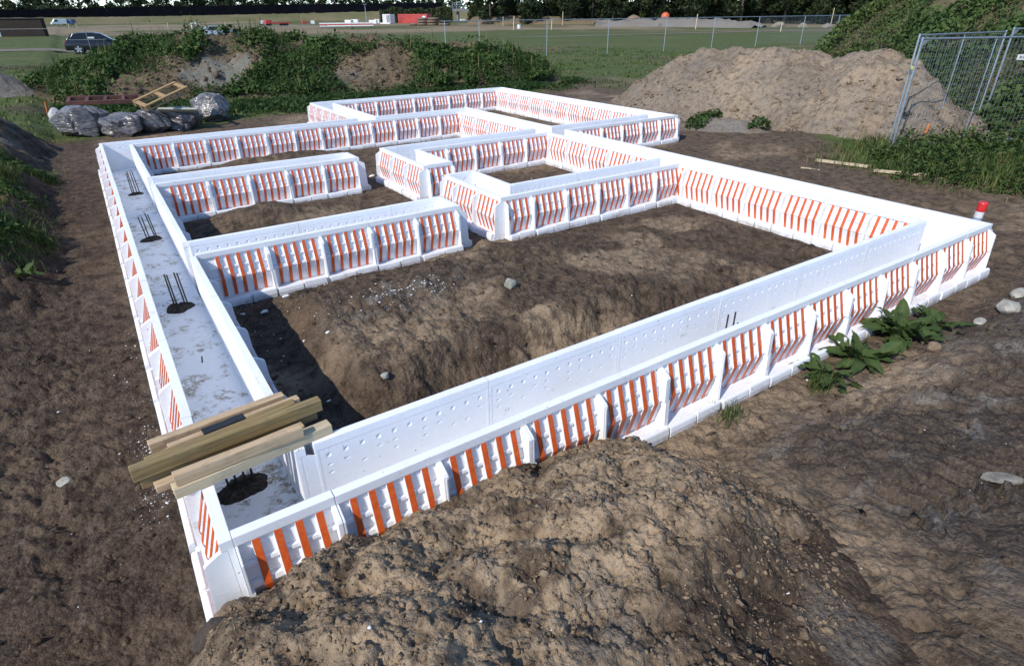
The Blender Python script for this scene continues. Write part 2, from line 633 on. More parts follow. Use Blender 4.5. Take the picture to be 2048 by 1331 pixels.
def line_band(x, y, p, q, half, wob=.6, seed=3):
    p, q = np.array(p[:2]), np.array(q[:2])
    t = (q - p) / np.linalg.norm(q - p)
    n = np.array([-t[1], t[0]])
    a = (x - p[0]) * t[0] + (y - p[1]) * t[1]
    d = (x - p[0]) * n[0] + (y - p[1]) * n[1] + wob * fbm(x, y, 9, 3, seed)
    L = np.linalg.norm(q - p)
    return (1 - ss(half * .6, half * 1.1, np.abs(d))) * ss(-3, 1, a) * (1 - ss(L - 1, L + 3, a))


def ground_mix(x, y):
    D = np.hypot(x - CAM[0], y - CAM[1])
    dm = dirt_mask(x, y)
    grass = 1 - dm
    # worn, broken turf
    grass = grass * (1 - .75 * ss(.2, .55, fbm(x, y, 5, 4, 90)) * (D < 70))
    pale = np.zeros_like(x)
    tan = .25 + .5 * ss(-.1, .5, fbm(x, y, 1.7, 4, 61))
    inroom = (x > .55) & (x < 7.83) & (y > .54) & (y < 4.24)
    tan = np.where(inroom, .15 + .55 * ss(-.05, .45, fbm(x, y, .8, 4, 62)), tan)
    # foam crumbs trodden into the earth of the front bay
    pale = np.where(inroom, 0.75 * gauss(x, y, 2.15, 2.75, .55, .25, .4) * ss(.0, .35, fbm(x, y, .16, 3, 63)), pale)
    right = ss(2.6, 3.6, x) * ss(.3, .8, -y)
    tan = tan * (1 - .95 * right)
    tan = tan * (1 - .75 * ss(.3, -.3, x) * ss(-.5, .5, y))
    pale = pale + right * (.10 + .55 * ss(.0, .5, fbm(x * .7, y * 1.3, .28, 5, 64, .65)))
    tan = tan + .9 * gauss(x, y, 5.0, -.75, .6, .22, -.1)
    # rough brown ground far off, before the embankment
    far = ss(95, 125, D) * ss(-.35, .1, fbm(x, y, 22, 4, 92))
    grass = grass * (1 - .8 * far)
    tan = np.maximum(tan, far * .9)
    return np.stack([np.clip(grass, 0, 1), np.clip(tan, 0, 1), np.clip(pale, 0, 1)], 1)


PATHS = [(gp(1000, 76), gp(1700, 59), 1.3), (gp(1100, 51), gp(1750, 46), 1.2), (gp(-400, 120), gp(420, 94), 2.6),
         (gp(100, 70), gp(760, 55), 1.6), (gp(920, 53), gp(1100, 50), 1.0), (gp(1380, 51), gp(1560, 57), 1.4)]


def polar_ground():
    """one sheet from under the camera to the horizon; rings spaced so that near earth has fine relief"""
    az0 = math.atan2(AX[2][0], AX[2][1])
    fine = np.radians(np.linspace(-50, 50, 921))
    coarse = np.radians(np.linspace(50, 310, 66))[1:-1]
    ang = np.concatenate([fine, coarse]) + az0
    phi = np.radians(np.concatenate([np.linspace(80, 58, 14)[:-1], np.linspace(58, 6, 530), np.linspace(5.96, 1.2, 110), np.geomspace(1.15, .035, 45)]))
    r = CAM[2] / np.tan(phi)
    A, R = np.meshgrid(ang, r)
    x, y = CAM[0] + R * np.sin(A), CAM[1] + R * np.cos(A)
    xf, yf = x.ravel(), y.ravel()
    z = ground_z(xf, yf)
    na, nr = len(ang), len(r)
    i = np.arange(nr - 1)[:, None] * na
    j = np.arange(na)[None, :]
    j2 = (j + 1) % na
    f = np.stack([i + j, i + na + j, i + na + j2, i + j2], -1).reshape(-1, 4)
    f = f[:, ::-1]
    v = np.stack([xf, yf, z], 1)
    # close the hole under the tripod point
    me = np_mesh('ground', v, f, True, {'mix': ground_mix(xf, yf)})
    o = link('ground', me, SOIL)
    return props(o, kind='structure')


polar_ground()


def path_strip(p, q, half, seed):
    p, q = np.array(p[:2]), np.array(q[:2])
    L = np.linalg.norm(q - p)
    n = int(L / 1.5) + 2
    t = (q - p) / L
    nn = np.array([-t[1], t[0]])
    a = np.linspace(0, L, n)
    mid = .8 * fbm(a, 0 * a + seed, 18, 2, seed)
    taper = np.sqrt(np.clip(np.minimum(a, L - a) / 5, .02, 1))
    off = [(-half * taper * (1 + .35 * fbm(a, 0 * a, 4, 3, seed + 1))), 0 * a, (half * taper * (1 + .35 * fbm(a, 0 * a + 9, 4, 3, seed + 2)))]
    V = np.concatenate([p[None] + a[:, None] * t[None] + (mid + o)[:, None] * nn[None] for o in off])
    z = ground_z(V[:, 0], V[:, 1]) + .035
    V = np.column_stack([V, z])
    i = np.arange(n - 1)
    f = np.concatenate([np.stack([i + k * n, i + 1 + k * n, i + 1 + (k + 1) * n, i + (k + 1) * n], 1) for k in (0, 1)])
    mx = np.stack([0 * z, .6 + 0 * z, np.clip(.75 + .5 * fbm(V[:, 0], V[:, 1], 3, 3, seed + 3), 0, 1)], 1)
    return props(link('sandy_track', np_mesh('sandy_track', V, f, True, {'mix': mx}), SOIL), kind='structure')


for k, (p, q, h) in enumerate(PATHS):
    path_strip(p, q, h, 500 + 10 * k)


# ------------------------------------------------------------------ heaps (each rests on the ground)
def heap(name, label, x0, x1, y0, y1, step, hfun, mixfun, cat='earth heap', ystep=None):
    xs = np.arange(x0, x1 + step, step)
    ys = np.arange(y0, y1 + (ystep or step), ystep or step)
    X, Y = np.meshgrid(xs, ys)
    xf, yf = X.ravel(), Y.ravel()
    zg, _ = ground_low(xf, yf)
    h = hfun(xf, yf)
    z = zg + h - .07
    n, mrows = len(xs), len(ys)
    keep = h > -.02
    i = np.arange(mrows - 1)[:, None] * n
    j = np.arange(n - 1)[None, :]
    f = np.stack([i + j, i + j + 1, i + n + j + 1, i + n + j], -1).reshape(-1, 4)
    f = f[keep[f].any(1)]
    used = np.unique(f)
    re = np.full(len(xf), -1)
    re[used] = np.arange(len(used))
    cen = np.array([xf[used].mean(), yf[used].mean(), 0])
    v = np.stack([xf, yf, z], 1)[used] - cen
    me = np_mesh(name, v, re[f], True, {'mix': mixfun(xf[used], yf[used])})
    o = link(name, me, SOIL, loc=cen)
    return props(o, label, cat)


def fg_bump(x, y):
    """spoil tipped against the front formwork"""
    wx = x + .16 * fbm(x, y, .7, 3, 21)
    W = ss(-.42, .05, wx) * (1 - ss(2.0, 3.15, wx + .2 * (y + .6))) * (1 - .75 * ss(.7, 2.1, wx + .2 * fbm(x, y, .5, 2, 20)) * ss(-.85, -1.75, y))
    V = (.70 + .30 * ss(-.05, -.45, y)) * ss(-2.7, -1.3, y) * (1 - ss(-.10, .06, y))
    b = .62 * W * V * (.80 + .30 * ss(-.5, .6, fbm(x, y, .8, 3, 22)))
    m = np.clip(b * 5, 0, 1)
    rough = 1 - .55 * ss(1.9, 2.5, x) * ss(-1.3, -.8, y)
    b = b + m * rough * (.15 * (ridged(x, y, .42, 4, 23, .45) - .40) + .035 * (ridged(x, y, .10, 3, 24) - .4))
    b = b + m * (.014 * clods(x, y, .050, 25) + .016 * clods(x, y, .026, 26) + .026 * clods(x, y, .11, 27) * ss(.62, .8, vnoise(x * 3, y * 3, 28)))
    return b - .02 * (1 - W)


def fg_mix(x, y):
    n1, n2 = fbm(x, y, .55, 4, 29), fbm(x, y, .30, 5, 30, .6)
    t = .55 + .60 * ss(-.35, .2, n1 + .35 * gauss(x, y, 1.15, -.9, .7, .6))
    t = t * (1 - .80 * ss(.05, .40, n2)) * (1 - .45 * ss(.35, -.1, x))
    t = np.maximum(t, .98 * ss(1.75, 2.2, x + .3 * n2) * ss(-1.2, -.85, y + .25 * n1))
    t = t * (1 - .9 * ss(-1.1, -1.5, y) * ss(.9, 1.6, x + .3 * n1))
    p = .35 * ss(.25, .6, fbm(x, y, .4, 3, 32))
    return np.stack([0 * x, np.clip(t, 0, 1), p], 1)


heap('spoil_heap', 'crumbly tan soil heap tipped against the front formwork in the foreground', -.75, 3.7, -2.9, .03, .0105, fg_bump, fg_mix)


def sand_bump(x, y):
    # ridge running back-left to front-right behind the fence
    u = np.array([[16.6, 14.9, .1], [16.5, 13.6, 1.0], [16.6, 12.3, 1.62], [17.0, 11.4, 1.78], [17.3, 9.6, 1.92], [17.6, 8.2, 1.86],
                  [17.4, 7.4, 1.62], [17.2, 6.2, 1.92], [16.95, 5.2, 1.6], [16.7, 4.5, 1.15], [16.4, 3.6, .4], [16.2, 2.9, 0]])
    yy = y + .3 * fbm(x, y, 1.2, 3, 44)
    rz = np.interp(yy, u[::-1, 1], u[::-1, 2]) * (1 + .05 * fbm(y, 0 * y, .7, 3, 145))
    rx = np.interp(yy, u[::-1, 1], u[::-1, 0])
    dx = rx - x + .25 * fbm(x, y, .9, 3, 45)
    toe = np.interp(yy, [3, 4.6, 8.8, 12, 15], [1.2, 2.2, 3.3, 2.8, .8])
    front = np.where(dx > 0, 1 - np.clip(dx / toe, 0, 1) ** 1.35, np.exp(-(dx / 1.6) ** 2))
    b = rz * np.clip(front, 0, 1)
    m = np.clip(b * 3, 0, 1)
    b = b + m * (.21 * (ridged(x, y, .9, 5, 46) - .4) + .11 * fbm(x, y, .33, 4, 47) + .07 * clods(x, y, .24, 48) * ss(.45, .65, vnoise(x * 1.3, y * 1.3, 146)))
    b = b + .28 * gauss(x, y, 14.0, 8.0, .5, 1.0) * .0
    return b - .04


def sand_mix(x, y):
    t = .78 + .45 * fbm(x, y, 1.5, 4, 49)
    p = .75 + .9 * fbm(x, y, .7, 5, 50, .65)
    return np.stack([0 * x, np.clip(t, 0, 1), np.clip(p, 0, 1) * .48], 1)


heap('sand_heap', 'long bare grey-brown sand heap behind the right end of the formwork', 12.6, 20.5, 2.2, 15.6, .05, sand_bump, sand_mix, 'sand heap')


def mound_bump(x, y):
    u = np.array([[-2.4, 28.8, .05], [-1., 28.5, .75], [.9, 28.5, 1.75], [2, 28.5, 2.3], [4.8, 28.2, 2.35], [8.7, 27.3, 2.25], [10.4, 25.9, 2.12],
                  [13.4, 24.6, 2.18], [15.6, 23.4, 2.08], [17.0, 23, 1.4], [18.2, 22.7, .7], [19.6, 22.4, 0]])
    xx = x + .5 * fbm(x, y, 1.6, 3, 53)
    ry, rz = np.interp(xx, u[:, 0], u[:, 1]), np.interp(xx, u[:, 0], u[:, 2])
    toe = np.interp(xx, [-2, 0.5, 5, 6.5, 10, 15, 19], [1.2, 4.6, 4.6, 6.2, 5.2, 3.4, 1.4])
    d = ry - y + .5 * fbm(x, y, 1.5, 3, 54)
    prof = np.where(d > 0, 1 - np.clip(d / toe, 0, 1) ** 1.15, np.exp(-(d / 1.7) ** 2))
    b = rz * prof * (.88 + .16 * fbm(x, y, 2.2, 3, 56))
    m = np.clip(b * 2.5, 0, 1)
    return b + m * (.42 * (ridged(x, y, 1.4, 4, 57) - .4) + .24 * (ridged(x, y, .45, 4, 58) - .4)) - .05


def mound_bare(x, y):
    """where the weeds leave the earth bare"""
    n = fbm(x, y, 2.4, 4, 59)
    b = ss(-.12, .12, n) * .95 * (1 - ss(.15, .5, gauss(x, y, 1.6, 28.0, 1.6, 1.3)))
    for cx, cy, sx, sy in ((4.7, 25.3, 1.2, .9), (10.2, 22.9, 1.5, 1.2), (8.9, 26.9, .9, .7), (5.2, 27.6, 1.3, .35), (1.2, 25.6, .5, .5)):
        b = np.maximum(b, ss(.25, .6, gauss(x, y, cx, cy, sx, sy) + .25 * n))
    return b


def mound_mix(x, y):
    p = ss(.45, .85, gauss(x, y, 4.7, 25.4, 1.2, .8) + .65 * fbm(x * .6, y * 1.3, .5, 4, 60, .65))
    p = np.maximum(p, .8 * ss(.4, .8, gauss(x, y, 12.4, 21.7, .8, .3) + .3 * fbm(x, y, .5, 4, 65)))
    p = np.maximum(p, .5 * ss(.3, .8, gauss(x, y, 9.2, 23.2, .9, .8) + .8 * fbm(x, y, .4, 4, 67, .65) - .2))
    return np.stack([.15 + 0 * x, .25 + .3 * fbm(x, y, 1., 3, 66), np.clip(p, 0, 1)], 1)


heap('weedy_mound', 'broad earth mound overgrown with weeds behind the wrapped bundles', -3.2, 20.4, 19.5, 32, .085, mound_bump, mound_mix, 'earth mound')


def hill_bump(x, y):
    # big bank on the right, higher than the eye
    c = np.array([[22.6, -7.0], [24.2, 1.5], [25.4, 5.2], [27.0, 9.6], [28.2, 13.0]])
    hs = np.array([5.2, 5.3, 5.2, 4.5, .7])
    best = np.full(x.shape, 99.)
    hh = np.zeros(x.shape)
    for k in range(len(c) - 1):
        p, q = c[k], c[k + 1]
        t = np.clip(((x - p[0]) * (q - p)[0] + (y - p[1]) * (q - p)[1]) / ((q - p) @ (q - p)), 0, 1)
        d = np.hypot(x - p[0] - t * (q - p)[0], y - p[1] - t * (q - p)[1])
        h = hs[k] + (hs[k + 1] - hs[k]) * t
        hh = np.where(d < best, h, hh)
        best = np.minimum(best, d)
    w = 1.15 * hh + .9
    dd = best + .5 * fbm(x, y, 2.2, 3, 68)
    b = hh * (1 - np.clip(dd / w, 0, 1) ** 1.35)
    m = np.clip(b * 2, 0, 1)
    return b + m * .35 * (ridged(x, y, 1.6, 4, 69) - .4) - .08


def hill_mix(x, y):
    return np.stack([.3 + 0 * x, .35 + .3 * fbm(x, y, 1., 3, 70), .1 + 0 * x], 1)


heap('green_bank', 'tall overgrown green bank rising behind the mesh fence on the right', 14, 38, -15, 21, .16, hill_bump, hill_mix, 'earth bank')


def small_bump(cx, cy, sx, sy, h, rot, seed):
    def f(x, y):
        b = h * 1.15 * gauss(x + .15 * fbm(x, y, .6, 3, seed), y + .15 * fbm(x, y, .6, 3, seed + 1), cx, cy, sx, sy, rot) - .08 * h
        m = np.clip(b * 4, 0, 1)
        return b + m * (.12 * (ridged(x, y, .5, 4, seed + 2) - .4) + .05 * clods(x, y, .16, seed + 3))
    return f


heap('grey_heap', 'small grey sand heap at the far left edge before the grass', -6.4, -.3, 26.5, 31.5, .07,
     small_bump(-3.1, 28.6, 1.1, .8, .9, .2, 130), lambda x, y: np.stack([0 * x, .5 + 0 * x, .8 + .3 * fbm(x, y, .5, 3, 133)], 1), 'sand heap')
heap('dark_heap', 'dark clod heap on the left bank below the orange peg', -3.6, -.6, 13.2, 17.8, .04,
     small_bump(-2.15, 15.3, .55, .85, .55, .3, 140), lambda x, y: np.stack([0 * x, .1 + 0 * x, .45 * ss(.1, .4, fbm(x, y, .3, 3, 143))], 1))
heap('clay_heap', 'low weedy soil heap at the foot of the sand heap', 12.6, 15.2, 6.6, 9.9, .035,
     small_bump(13.9, 8.2, .35, .75, .32, .1, 150), lambda x, y: np.stack([0 * x, .6 + 0 * x, .35 + .5 * ss(0, .3, fbm(x, y, .4, 3, 153))], 1))


# ------------------------------------------------------------------ foundation formwork
PANEL = {}
FIN_X = [.09 + .105 * k for k in range(5)]


def fin_positions(L, rev):
    out = []
    nb = int(math.ceil(L / .6 + 1e-6))
    for b in range(nb):
        for fx in FIN_X:
            x = b * .6 + fx
            if x < L - .035:
                out.append(x)
    if rev:
        out = [L - x for x in out]
    return sorted(out)


def path_d(z):
    return float(np.interp(z, [.085, .30, .54], [.018, .074, 0.0]))


def panel_meshes(L, rev):
    key = (round(L, 3), rev)
    if key in PANEL:
        return PANEL[key]
    g = .0015
    m = MB()
    m.box(g, L - g, -.060, 0, .543, .600)                       # top rail
    m.box(g, L - g, -.047, -.030, .08, .543)                    # web
    m.box(g, .022, -.060, -.047, .08, .543)
    m.box(L - .022, L - g, -.060, -.047, .08, .543)
    # inner skin with its moulded dimples
    rng = random.Random(int(L * 1000))
    xs, flag = [.022], []
    x = .06
    cols = []
    while x + .05 < L - .03:
        cols.append((x, x + .030))
        x += .105
    for a, b in cols:
        xs += [a, b]
    xs.append(L - .022)
    zrows = [(.475, .505), (.410, .426), (.350, .366)]
    zs = [.08]
    for a, b in sorted(zrows):
        zs += [a, b]
    zs.append(.543)
    colset = {round(a, 4) for a, b in cols}
    rowset = {round(a, 4): k for k, (a, b) in enumerate(zrows)}
    Y = -.060
    for i in range(len(xs) - 1):
        for j in range(len(zs) - 1):
            x0, x1, z0, z1 = xs[i], xs[i + 1], zs[j], zs[j + 1]
            dim = round(x0, 4) in colset and round(z0, 4) in rowset
            if dim and rowset[round(z0, 4)] > 0 and rng.random() < .45:
                dim = False
            if not dim:
                m.poly([(x0, Y, z0), (x1, Y, z0), (x1, Y, z1), (x0, Y, z1)], [(0, 1, 2, 3)])
            else:
                ix, iz, dp = .011, .011, .009
                if rowset[round(z0, 4)] > 0:
                    cx = (x0 + x1) / 2
                    bx0, bx1 = cx - .003, cx + .003
                else:
                    bx0, bx1 = x0 + ix, x1 - ix
                m.poly([(x0, Y, z0), (x1, Y, z0), (x1, Y, z1), (x0, Y, z1),
                        (bx0, Y + dp, z0 + iz), (bx1, Y + dp, z0 + iz), (bx1, Y + dp, z1 - iz), (bx0, Y + dp, z1 - iz)],
                       [(4, 5, 6, 7), (0, 1, 5, 4), (1, 2, 6, 5), (2, 3, 7, 6), (3, 0, 4, 7)])
    # outer face: pockets between upright fins and two bands
    m.prism([(-.030, .408), (path_d(.408) - .012, .404), (path_d(.425) - .012, .425), (-.030, .430)], .004, L - .004)
    m.prism([(-.030, .296), (path_d(.300) - .008, .298), (path_d(.324) - .010, .326), (-.030, .332)], .004, L - .004)
    m.prism([(-.0305, .331), (path_d(.33) - .030, .331), (path_d(.404) - .030, .404), (-.0305, .404)], .0055, L - .0055)
    m.prism([(-.0305, .4295), (path_d(.43) - .030, .4295), (-.022, .5425), (-.0305, .5425)], .0055, L - .0055)
    m.prism([(-.030, .081), (path_d(.085) - .014, .081), (path_d(.300) - .016, .2955), (-.030, .2955)], .005, L - .005)
    fins = fin_positions(L, rev)
    for fx in fins:
        m.prism([(-.030, .083), (path_d(.085) - .002, .083), (path_d(.300) - .002, .300), (-.003, .5435), (-.030, .5435)], fx - .021, fx + .021)
    body = m.mesh('form_panel')
    # base strip
    b = MB()
    b.prism([(-.060, 0.0), (.128, 0.0), (.128, .070), (.122, .079), (-.060, .079)], g, L - g)
    x = .012
    k = 0
    while x < L - .05:
        w = min(.255 if k % 2 == 0 else .30, L - .012 - x)
        if w > .06:
            hgt = .112 if k % 2 == 0 else .098
            b.prism([(.1285, .002), (.158, .002), (.162, .05), (.155, hgt - .012), (.146, hgt), (.1235, hgt), (.1215, .0795), (.1285, .0795)], x, x + w)
        x += w + (.018 if k % 2 == 0 else .055)
        k += 1
    base = b.mesh('base_strip')

    def rib(xa, xb, split=None):
        r = MB()
        poly = [(-.029, .0795), (.108, .0795), (.088, .488), (.076, .503), (.010, .541), (-.029, .541)]
        lo = [(-.029, .0795), (.108, .0795), (.0972, .300), (-.029, .300)]
        hi = [(-.029, .300), (.0972, .300), (.088, .488), (.076, .503), (.010, .541), (-.029, .541)]
        if split is None:
            r.prism(poly, xa, xb)
            # raised seam down the outer edge
            r.prism([(.1075, .10), (.113, .10), (.094, .478), (.0885, .482)], (xa + xb) / 2 - .005, (xa + xb) / 2 + .005)
        else:
            (a0, b0), (a1, b1) = split
            r.prism(lo, a0, b0)
            r.prism(hi, a1, b1)
        return r.mesh('buttress_rib')
    ribs = []
    ribs.append(rib(0, 0, ((g, .013), (g, .027))))
    ribs.append(rib(0, 0, ((L - .027, L - g), (L - .013, L - g))))
    mids = [.6 * k for k in range(1, 6) if .6 * k < L - .1]
    for mx in mids:
        mx2 = L - mx if rev else mx
        ribs.append(rib(mx2 - .016, mx2 + .016))
    PANEL[key] = (body, base, ribs, fins)
    return PANEL[key]


def strap_mesh():
    pts = [(.0, .5415), (.052, .372), (.069, .316), (.0735, .300), (.070, .280), (.052, .210), (.0185, .088)]
    m = MB()
    w, t = .0178, .0028
    n = len(pts)
    V, Fs = [], []
    for x in (-w, w):
        for off in (0, t):
            V += [(x, d + off, z) for d, z in pts]
    # order: (-w,0),( -w,t),(w,0),(w,t)
    for i in range(n - 1):
        Fs.append((n + i, n + i + 1, 3 * n + i + 1, 3 * n + i))          # outer
        Fs.append((i, i + 1, n + i + 1, n + i))                            # side
        Fs.append((3 * n + i, 3 * n + i + 1, 2 * n + i + 1, 2 * n + i))
    Fs.append((0, n, 3 * n, 2 * n))
    Fs.append((n - 1, 3 * n - 1, 4 * n - 1, 2 * n - 1))
    m.poly(V, Fs)
    return m.mesh('strap')


STRAP_ME = strap_mesh()


def face(root, start, normal, length, lead=0.0, tilt=0.0):
    """a row of form panels; start is the corner on the outer face, panels run along (ny, -nx)"""
    nx, ny = normal
    ax, ay = ny, -nx
    dz = -.004 if abs(nx) > .5 else 0.0
    rz = math.atan2(ay, ax)
    pieces = []
    rest = length
    if lead > 0.05:
        pieces.append((lead, True))
        rest -= lead
    while rest > 1.2 + .12:
        pieces.append((1.2, False))
        rest -= 1.2
    if rest > .01:
        pieces.append((round(rest, 3), False))
    s = 0.0
    show = ny < .5
    for L, rev in pieces:
        body, base, ribs, fins = panel_meshes(L, rev)
        jz, jr = random.uniform(-.0025, .0025), random.uniform(-.0018, .0018)
        p = link('form_panel', body, FOAM, root, (start[0] + ax * s + nx * random.uniform(-.002, .002), start[1] + ay * s + ny * random.uniform(-.002, .002), dz + jz), rz + jr)
        link('base_strip', base, FOAM, p, (0, 0, 0))
        for r in ribs:
            link('buttress_rib', r, FOAM, p, (0, 0, 0))
        if show:
            for fx in fins:
                link('strap', STRAP_ME, STRAP, p, (fx, 0, 0))
        s += L


def floor_strip(root, x0, x1, y0, y1):
    m = MB()
    m.box(x0 + .055, x1 - .055, y0 + .055, y1 - .055, .0, .0805)
    m.build('trench_floor', FOAM_D, root)


def run(label):
    return thing('foundation_formwork', label, 'foundation formwork', group='white foam formwork of the house foundation')


W_, T = 8.4, .06
r = run('long white formwork arm along the left, holding four rebar bundles and the timbers')
face(r, (0, 0), (-1, 0), 12.14)                                  # outer, runs +y
face(r, (.55, 4.25), (1, 0), 4.25 - .48)
face(r, (.55, 7.84), (1, 0), 7.84 - 4.79)
face(r, (.55, 11.66), (1, 0), 11.66 - 8.41)
floor_strip(r, 0, .55, 0, 12.14)
r = run('nearest white formwork arm, half buried by the foreground spoil heap')
face(r, (8.4 - T, 0), (0, -1), 8.4 - 2 * T, lead=8.4 - 2 * T - .5 - 7.2)
face(r, (.60, .54), (0, 1), 7.83 - .60, lead=.0)
floor_strip(r, .55, 8.4, 0, .54)
r = run('long white formwork arm on the right from the near corner to the crossing')
face(r, (8.4, 7.87 + T), (1, 0), 7.87 + T)
face(r, (7.83, .48), (-1, 0), 4.24 - .48 + T)
face(r, (7.83, 4.78 - T), (-1, 0), 7.84 - 4.78 + 2 * T)
floor_strip(r, 7.83, 8.4, .54, 7.84)
r = run('white formwork arm at the back left, in front of the plastic bundles')
face(r, (5.26, 12.14), (0, 1), 0.01) if False else None
face(r, (T, 12.14), (0, 1), 5.26 - T)
face(r, (5.82, 12.14), (0, 1), 8.4 - 5.82)
face(r, (7.83 , 11.6), (0, -1), 7.83 - .55)
floor_strip(r, .55, 8.4, 11.6, 12.14)
r = run('open-ended white formwork stub from the left arm, the nearer of two')
face(r, (3.71 - T, 4.25), (0, -1), 3.71 - .55 - T)
face(r, (.55, 4.79), (0, 1), 3.71 - .55 - T)
face(r, (3.71, 4.79), (1, 0), .54)
floor_strip(r, .5, 3.71, 4.25, 4.79)
r = run('white formwork stub from the left arm with a broken foam end, the farther of two')
face(r, (3.71 - T, 7.84), (0, -1), 3.71 - .55 - T)
face(r, (.55, 8.41), (0, 1), 3.71 - .55 - T)
face(r, (3.71, 8.41), (1, 0), .57)
floor_strip(r, .5, 3.71, 7.84, 8.41)
r = run('white formwork arm behind the small central bay, ending in a short return')
face(r, (7.83, 7.84), (0, -1), 7.83 - 4.88)
face(r, (4.33 + T, 8.42), (0, 1), 7.83 - 4.33 - T)
face(r, (4.33, 6.58), (-1, 0), 8.42 - 6.58)
face(r, (4.88, 7.84 + T), (1, 0), 7.84 + T - 6.58 - T)
face(r, (4.88, 6.58), (0, -1), 4.88 - 4.33 - T)
floor_strip(r, 4.33, 7.88, 7.84, 8.42)
floor_strip(r, 4.33, 4.88, 6.58, 7.95)
r = run('white formwork arm in front of the small central bay, with a projecting near corner')
face(r, (7.83, 4.24), (0, -1), 7.83 - 4.33 - T)
face(r, (4.86, 4.78), (0, 1), 7.83 - 4.86)
face(r, (4.33, 4.24), (-1, 0), 5.86 - 4.24)
face(r, (4.86, 5.86), (1, 0), 5.86 - 4.78 + T)
face(r, (4.33 + T, 5.86), (0, 1), 4.86 - 4.33 - 2 * T)
floor_strip(r, 4.33, 7.88, 4.24, 4.78)
floor_strip(r, 4.33, 4.86, 4.7, 5.86)
r = run('white formwork arm across the middle of the back part, between two bays')
face(r, (8.4, 12.14 + T), (1, 0), 12.14 - 8.44 + 2 * T)
face(r, (7.83, 8.42 - T), (-1, 0), 11.6 - 8.42 + 2 * T)
floor_strip(r, 7.83, 8.4, 8.42, 11.6)
r = run('short white formwork arm reaching right toward the sand heap')
face(r, (11.78 - T, 7.87), (0, -1), 11.78 - 8.4 - T)
face(r, (8.4, 8.44), (0, 1), 11.22 - 8.4)
floor_strip(r, 8.3, 11.78, 7.87, 8.44)
r = run('far right white formwork arm, nearest to the sand heap')
face(r, (11.78, 15.68), (1, 0), 15.68 - 7.87)
face(r, (11.22, 8.44 - T), (-1, 0), 15.14 - 8.44 + 2 * T)
floor_strip(r, 11.22, 11.78, 8.42, 15.68)
r = run('rearmost white formwork arm below the weedy mound')
face(r, (5.26 + T, 15.68), (0, 1), 11.78 - 5.26 - 2 * T)
face(r, (11.22, 15.14), (0, -1), 11.22 - 5.82)
floor_strip(r, 5.26, 11.25, 15.14, 15.68)
r = run('white formwork arm closing the back part on its left side')
face(r, (5.26, 12.14 - T), (-1, 0), 15.68 - 12.14 + T)
face(r, (5.82, 15.14 + T), (1, 0), 15.14 - 12.14 + 2 * T)
floor_strip(r, 5.26, 5.82, 12.1, 15.2)


# ------------------------------------------------------------------ rebar bundles in the trenches
def rebar_cage(x, y, bars, label, hole=(.16, .13), tall=.36):
    t = thing('rebar_bundle', label, 'rebar', (x, y, .081), group='rebar bundles standing in the foundation trench')
    n, k = 44, 6
    V, Fs = [(0, 0, .028)], []
    rng = random.Random(int(x * 977 + y * 131))
    ph = [rng.uniform(0, 6.28) for _ in range(4)]
    wob = [1 + .09 * math.sin(2 * 6.2832 * i / n + ph[0]) + .07 * math.sin(3 * 6.2832 * i / n + ph[1]) + .05 * math.sin(5 * 6.2832 * i / n + ph[2]) + rng.uniform(-.03, .03) for i in range(n)]
    for j in range(1, k + 1):
        q = j / k
        for i in range(n):
            a = 2 * math.pi * i / n
            w = wob[i] if j > 2 else 1
            V.append((math.cos(a) * hole[0] * q * w, math.sin(a) * hole[1] * q * w, (.028 * (1 - q ** 2) + rng.uniform(-.006, .017) * (j < k)) - (.003 if j == k else -.002)))
    for i in range(n):
        Fs.append((0, 1 + i, 1 + (i + 1) % n))
    me = bpy.data.meshes.new('soil_plug')
    F4 = []
    for j in range(k - 1):
        for i in range(n):
            a, b = 1 + j * n + i, 1 + j * n + (i + 1) % n
            F4.append((a, a + n, b + n, b))
    me.from_pydata(V, [], Fs + F4)
    link('soil_plug', me, SOIL_DARK, t)
    for (dx, dy, h, lx, ly) in bars:
        m = MB()
        m.tube([(dx, dy, -.02), (dx + lx * .5, dy + ly * .5, h * .5), (dx + lx, dy + ly, h)], .0075, 6)
        m.build('rebar', REBAR, t)
    return t


SOIL_DARK = simple('wet_soil', (0.040, 0.032, 0.027), 0.95, 0, 0.5, 22, 0.8)
rebar_cage(.31, 9.66, [(-.05, .03, .36, 0, .03), (-.02, .03, .37, -.01, .03), (.02, .02, .35, -.01, .02), (.06, .02, .37, -.02, .03)], 'four thin rebars in the far end of the left trench', (.13, .06))
rebar_cage(.27, 6.85, [(-.05, .05, .32, -.03, 0), (-.02, -.03, .33, -.02, .02), (.05, .03, .36, -.04, .02), (.07, .05, .33, -.03, .02)], 'four crossing rebars between the two stubs in the left trench', (.14, .10))
rebar_cage(.27, 4.22, [(-.04, .02, .38, -.01, .02), (-.015, .04, .37, -.015, 0), (.06, .02, .38, -.02, .02), (.085, .03, .37, -.02, 0)], 'paired tall rebars rising from a round soil hole in mid left trench', (.13, .15))
rebar_cage(.21, .99, [(-.07, .03, .17, -.01, .0), (-.02, .05, .18, -.01, .0), (.03, .05, .19, 0, .0), (.08, .07, .20, 0, .0)], 'short cut rebars in a big dark hole just below the timbers', (.18, .12))
rebar_cage(4.15, .29, [(-.08, 0, .45, .0, .0), (.03, .01, .44, .0, .0), (.075, 0, .33, 0, 0)], 'three dark rebar tips showing above the front trench', (.12, .10))
rebar_cage(4.54, 5.38, [(-.05, 0, .43, 0, 0), (0, .02, .40, 0, 0), (.05, -.02, .43, 0, 0)], 'three short rebar tips in the central return', (.12, .10))
m = MB()
m.tube([(0, 0, 0), (.01, 0, .06)], .006, 6)
